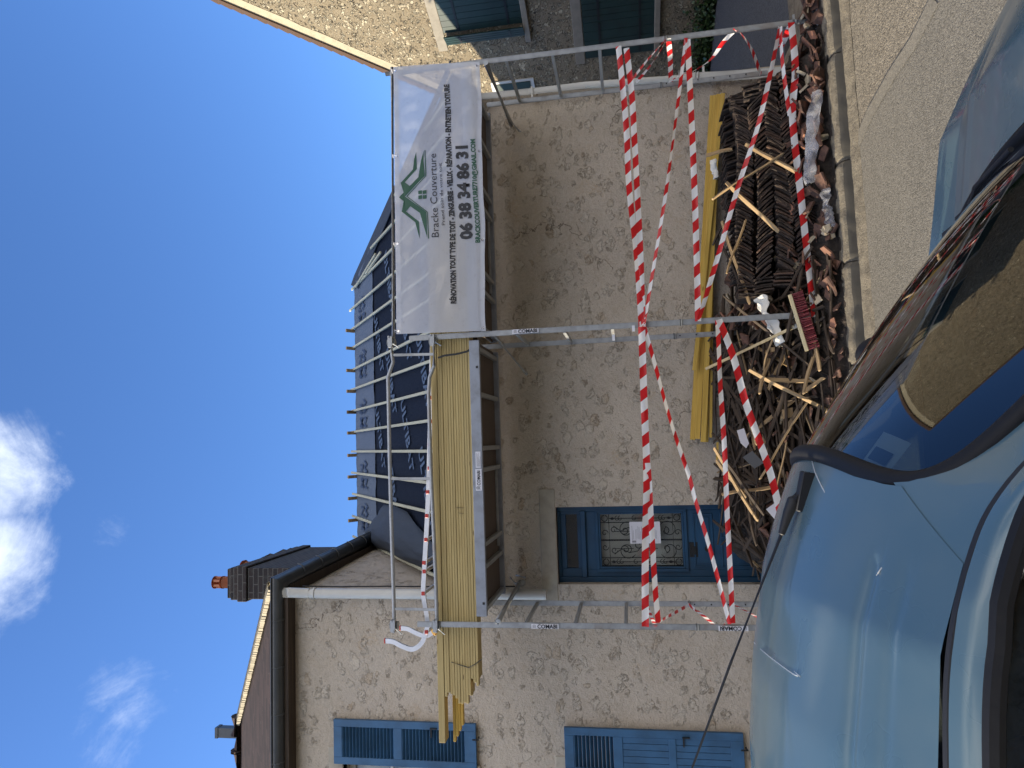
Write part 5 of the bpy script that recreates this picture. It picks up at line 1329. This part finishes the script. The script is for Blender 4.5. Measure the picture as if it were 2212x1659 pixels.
# front pillars between seal and door gap; the panel follows the glass edge
for sgn in (-1, 1):
    ci = min(range(cn_), key=lambda k: (outp[k].x if (outp[k].y-YC)*sgn > 0 else 9)); di = min(range(cn_), key=lambda k: (outp[k]-V(ws(1, 0 if sgn < 0 else 1))).length)
    st_ = ci; inner = []; k = st_
    while True:
        inner.append(outp[k]); 
        if k == di: break
        k = (k+(-1 if sgn < 0 else 1)) % cn_
    gsel = [V((p.x, YC+sgn*p.y, p.z)) for p in gp if p.x > -1.15]; gsel.insert(0, V((-1.15, YC+sgn*.476, rz(-1.15, .476))))
    def resamp(P, n):
        Ls = [0]
        for a, b in zip(P[:-1], P[1:]): Ls.append(Ls[-1]+(b-a).length)
        o_ = []
        for k in range(n+1):
            t = Ls[-1]*k/n; i = max(j for j in range(len(Ls)) if Ls[j] <= t+1e-9); i = min(i, len(P)-2)
            o_.append(P[i].lerp(P[i+1], (t-Ls[i])/max(1e-9, Ls[i+1]-Ls[i])))
        return o_
    A_ = resamp(inner, 24); B_ = resamp(gsel, 24)
    g = MB(); vs = []; fs = []
    for i in range(25):
        for j in range(7):
            t = j/6; p = A_[i].lerp(B_[i], t)+V((.4, 0, .9))*(.006*sin(pi*t)*min(1, i/6)+.009*(1-t)*(1-t)+.001); w_ = max(0, 1-i/6); w_ = w_*w_*(3-2*w_); p.z += (rz(p.x, p.y-YC)-.0015-p.z)*w_; vs.append(p)
    for i in range(24):
        for j in range(6): fs.append((i*7+j, (i+1)*7+j, (i+1)*7+j+1, i*7+j+1))
    g.add(vs, fs); g.build('front_pillar', 'car_paint', car, smooth=True)
    GP = [V((p.x, YC+sgn*p.y, p.z)) for p in gp]
    dn = V((0, sgn*.004, -.006 if sgn < 0 else -.022))
    MB().tube([p+dn for p in GP], .0085, 8).build('door_gap', 'black', car, smooth=True)
    # door with its window frame, from the gap outward and down
    def dsec(i, j):
        p = GP[i]; 
        prof = [(0.009, -.003), (.018, .001), (.032, -.006), (.042, -.014), (.050, -.026)]
        o_, dz = prof[j]; dz -= (.018 if sgn > 0 else 0); return V((p.x+(.006*j if p.x > -1.2 else 0), p.y+sgn*o_, p.z+dz))
    g = MB(); vs = []; fs = []; n = len(GP)
    for i in range(n):
        for j in range(5): vs.append(dsec(i, j))
    for i in range(n-1):
        for j in range(4): fs.append((i*5+j, (i+1)*5+j, (i+1)*5+j+1, i*5+j+1))
    g.add(vs, fs)
    # lower door and body side
    def low_side(u, v):
        X = -3.3+2.75*u; z = .88-.80*v; w_ = .715+.045*sin(pi*min(1, v*1.1))-.02*v
        return (X, YC+sgn*w_, z)
    g.grid(low_side, 40, 14)
    dr_ = g.build('door', 'car_paint', car, smooth=True)
    g = MB(); vs = []; fs = []
    for i in range(n):
        p = GP[i]; a = dsec(i, 4)
        b = V((a.x, YC+sgn*.705, min(.88, a.z-.01)))
        for k in range(5):
            t = k/4; vs.append(a.lerp(b, t)+V((0, sgn*.02*sin(pi*t), -.006)))
    for i in range(n-1):
        for k in range(4): fs.append((i*5+k, (i+1)*5+k, (i+1)*5+k+1, i*5+k+1))
    g.add(vs, fs); g.build('door_window', 'car_glass', car, smooth=True)
    g = MB().tube([dsec(i, 4)+V((0, sgn*.003, -.008)) for i in range(n)], .013, 8); g.tube([V((-3.2, YC+sgn*.712, .885)), V((-.56, YC+sgn*.712, .885))], .012, 8)
    g.tube([V((-1.95, YC+sgn*.556, 1.30)), V((-1.95, YC+sgn*.708, .88))], .03, 8)
    g.build('window_seal', 'rubber', car, smooth=True)
    g = MB(); c = V((-.72, YC+sgn*.84, .94))
    def mir(u, v):
        th = 2*pi*v; ph = pi*u; return c+V((.055*cos(ph) if True else 0, sgn*.10*sin(ph)*cos(th), .062*sin(ph)*sin(th)))
    g.grid(mir, 14, 20); g.beam(c+V((0, -sgn*.14, -.04)), c+V((0, -sgn*.05, -.02)), .03, .03)
    mm = g.build('door_mirror', 'rubber', car, smooth=True)
    MB().disc(c+V((-.052, 0, 0)), (1, 0, 0), .05, .004).build('mirror_glass', 'mirror', mm)
    # front wing over the wheel
    def wing(u, v):
        X = -.62+1.22*u
        zt = wing_top(X); yt = wing_y(X)
        a = V((X, YC+sgn*yt, zt)); bulge = .06*sin(pi*min(1, v*1.2))
        z = zt-(zt-.10)*v; arch = .58-((X-.02)/.36)**2*.40
        return V((X, YC+sgn*(yt+bulge), max(z, arch if abs(X-.02) < .36 else -9) if v > .3 else z))
    def wing_top(X): return .797+.25*max(0, -.30-X)**2-.16*(X+.35)-.30*max(0, X+.1)-.12*max(0, X+.1)**2
    def wing_y(X): return .735-.36*max(0, -.30-X)**2-.17*max(0, X+.1)**2
    g = MB().grid(wing, 44, 16); g.build('front_wing', 'car_paint', car, smooth=True)
    def wedge(u, v):
        X = -.62+1.22*u; ya, za = wing_y(X), wing_top(X); yb = .604-.17*max(0, X+.1)**2; zb2 = hz(X, yb)-.002
        return V((X, YC+sgn*(ya+(yb-ya)*v), za+(zb2-za)*(1-(1-v)**2)))
    MB().grid(wedge, 40, 6).build('wing_edge', 'car_paint', car, smooth=True)
    for X in (.02, -2.45):
        wc = V((X, YC+sgn*.66, .16)); g = MB(); g.tube([wc+V((0, -.085, 0)), wc+V((0, -.08, 0)), wc+V((0, .08, 0)), wc+V((0, .085, 0))], [.25, .28, .28, .25], 32); wh = g.build('wheel', 'tyre', car, smooth=True)
        g = MB(); g.disc(wc+V((0, sgn*.083, 0)), (0, 1, 0), .17, .02, 24); g.build('rim', 'aluminium', wh, bevel=.004)
    c = V((.545, YC+sgn*.45, .50)); g = MB(); g.grid(lambda u, v: c+V((.07*sin(pi*u)*sin(pi*v), (u-.5)*.22, (v-.5)*.14)), 10, 8); g.build('headlight', 'lamp_glass', car, smooth=True)
# bonnet
def bonnet(u, v):
    t = -1+2*v; Xr = -.32-.27*abs(t)**2.2; Xf = .62-.14*abs(t)**2.4; X = Xr+(Xf-Xr)*u; wv = .612-.17*max(0, X+.1)**2
    crease = .006*exp(-((abs(t)-.72)/.04)**2)
    return (X, YC+wv*t, hz(X, wv*t)+crease)
MB().grid(bonnet, 50, 60).build('bonnet', 'car_paint', car, smooth=True)
g = MB().grid(lambda u, v: (lambda t: (-.38-.25*abs(t)**2.2+.10*u, YC+.60*t, hz(-.38-.25*abs(t)**2.2+.1*u, .6*t)-.030+.0*u))(-1+2*v), 3, 30); g.build('scuttle', 'rubber', car, smooth=True)
for (y0_, y1_) in ((1.52, 1.85), (1.08, 1.40)):
    va = (y1_-YC)/1.17+.5; vb = (y0_-YC)/1.17+.5; o3 = V((.008, 0, .010)); P3 = [V(ws(1.0, va))+o3, V(ws(.93, va*.6+vb*.4))+o3, V(ws(.90, vb))+o3]; g = MB(); g.tube(P3, .006, 8); g.tube([V(ws(.93, va-.02))+o3*.7, V(ws(.86, vb-.1))+o3*.7], .008, 6); g.build('wiper', 'black', car, smooth=True)
def nose(u, v):
    t = -1+2*u; X = .62-.14*abs(t)**2.4; w_ = .612-.17*(X+.1)**2
    z = hz(X, w_*t)-(hz(X, w_*t)-.08)*v
    return (X+.06*sin(pi*min(1, v*.9)), YC+w_*t*(1+.14*min(1, v*2)), z)
MB().grid(nose, 40, 14).build('front_bumper', 'car_paint', car, smooth=True)
def tail(u, v):
    t = -1+2*u; z = 1.29-1.2*v; w_ = .47+.27*min(1, v*1.6)
    return (-3.3-.22*sin(pi*min(1, v*.75)), YC+w_*t, z if v > 0 else rz(-3.3, .47*t))
MB().grid(tail, 30, 14).build('tailgate', 'car_paint', car, smooth=True)
g = MB(); g.box(-3.25, .55, YC-.60, YC+.60, .10, .20); g.build('floor_pan', 'interior', car)
# interior
g = MB()
g.grid(lambda u, v: (-.42-.55*u, YC-.58+1.16*v, .84-.02*u-.10*u**3+.03*sin(pi*v)), 10, 20); g.box(-.98, -.93, YC-.58, YC+.58, .45, .75)
g.build('dashboard', 'interior', car, smooth=False)
for sgn in (-1, 1):
    g = MB(); yc = YC+sgn*.33
    g.grid(lambda u, v: (-1.62-.30*u+.03*sin(v*pi), yc-.22+.44*v, .40+.68*u), 8, 8); g.grid(lambda u, v: (-1.62+.45*u, yc-.22+.44*v, .42+.05*sin(pi*v)), 8, 8)
    g.tube([(-1.93, yc, 1.05), (-1.97, yc, 1.12)], .012, 8); g.obox((-1.99, yc, 1.18), (1, 0, -.2), (0, 1, 0), (.2, 0, 1), .07, .24, .16)
    g.build('seat', 'seat_cloth', car, smooth=True, solid=.06)
g = MB(); g.tube([V((-1.13, YC-.33, .83))+V((.05*sin(a)*-1, .18*cos(a), .17*sin(a))) for a in [2*pi*k/28 for k in range(28)]], .014, 8, closed=True); g.tube([(-.95, YC-.33, .72), (-1.12, YC-.33, .83)], .035, 10); g.beam((-1.13, YC-.5, .83), (-1.13, YC-.16, .83), .02, .04)
g.build('steering_wheel', 'rubber', car, smooth=True)
g = MB(); g.obox((-.99, YC-.02, 1.255), (.3, 0, -.9), (0, 1, 0), (.9, 0, .3), .055, .20, .02); g.tube([(-.99, YC, 1.28), (-.98, YC, 1.34)], .008, 6); rm = g.build('rear_view_mirror', 'seat_cloth', car, bevel=.006)
# stickers behind the glass
def wsp(px_, py_):
    best = None
    d = ray(px_, py_)
    for i in range(61):
        for j in range(61):
            p = V(ws(i/60, j/60)); q = p-CAM; t = q.dot(d)/d.dot(d); e = (q-d*t).length
            if best is None or e < best[0]: best = (e, i/60, j/60)
    return best[1], best[2]
ua, va = wsp(1898, 968)
g = MB().grid(lambda u, v: V(ws(ua-.045+.09*u, va-.05+.09*v))+V((-.006, 0, -.006)), 3, 3); stk = g.build('sticker', 'white_paper', car)
g = MB().grid(lambda u, v: V(ws(ua-.02+.03*u, va-.035+.06*v))+V((-.004, 0, -.004)), 2, 2); g.build('sticker_print', 'ink', stk)
# aerial
ab = at(1754, 1046, 'Y', YC-.06); ab.z = rz(ab.x, 0); 
an = MB(); b0 = V((ab.x-.01, ab.y, ab.z)); an.obox(b0+V((-.004, 0, .008)), (1, 0, -.25), (0, 1, 0), (.25, 0, 1), .075, .030, .022)
an.tube([b0+V((.0, 0, .012)), b0+V((-.02, 0, .028)), b0+V((-.045, 0, .040)), b0+V((-.085, 0, .055))], [.009, .0125, .010, .006], 12)
aer = an.build('aerial_base', 'black', car, smooth=True, bevel=.002)
tip = at(1480, 1700, 'Y', YC-.02); base_ = b0+V((-.08, 0, .053))
MB().tube([base_, base_.lerp(tip, .5)+V((0, 0, .003)), tip], [.0035, .0026, .002], 8).build('aerial', 'black', car, smooth=True)
# scratches on the roof
def rs(px_, py_):
    d = ray(px_, py_); t = .5
    for _ in range(400):
        p = CAM+d*t
        if abs(p.y-YC) < .6 and p.z < rz(p.x, p.y-YC)+.0012: return p
        t += .004
    return CAM+d*t
for chain in ([(1629, 1388), (1652, 1410), (1680, 1432), (1712, 1455), (1724, 1460)], [(1754, 995), (1760, 1018), (1772, 1045), (1782, 1064)], [(1893, 1243), (1905, 1226)], [(1716, 1450), (1728, 1462)]):
    P = [rs(*q) for q in chain]
    MB().tube(smoothpath(P, 3), .0011, 5).build('scratch', 'scratch', car)
# side trim seen at the far left of the roof: a dark reflective strip
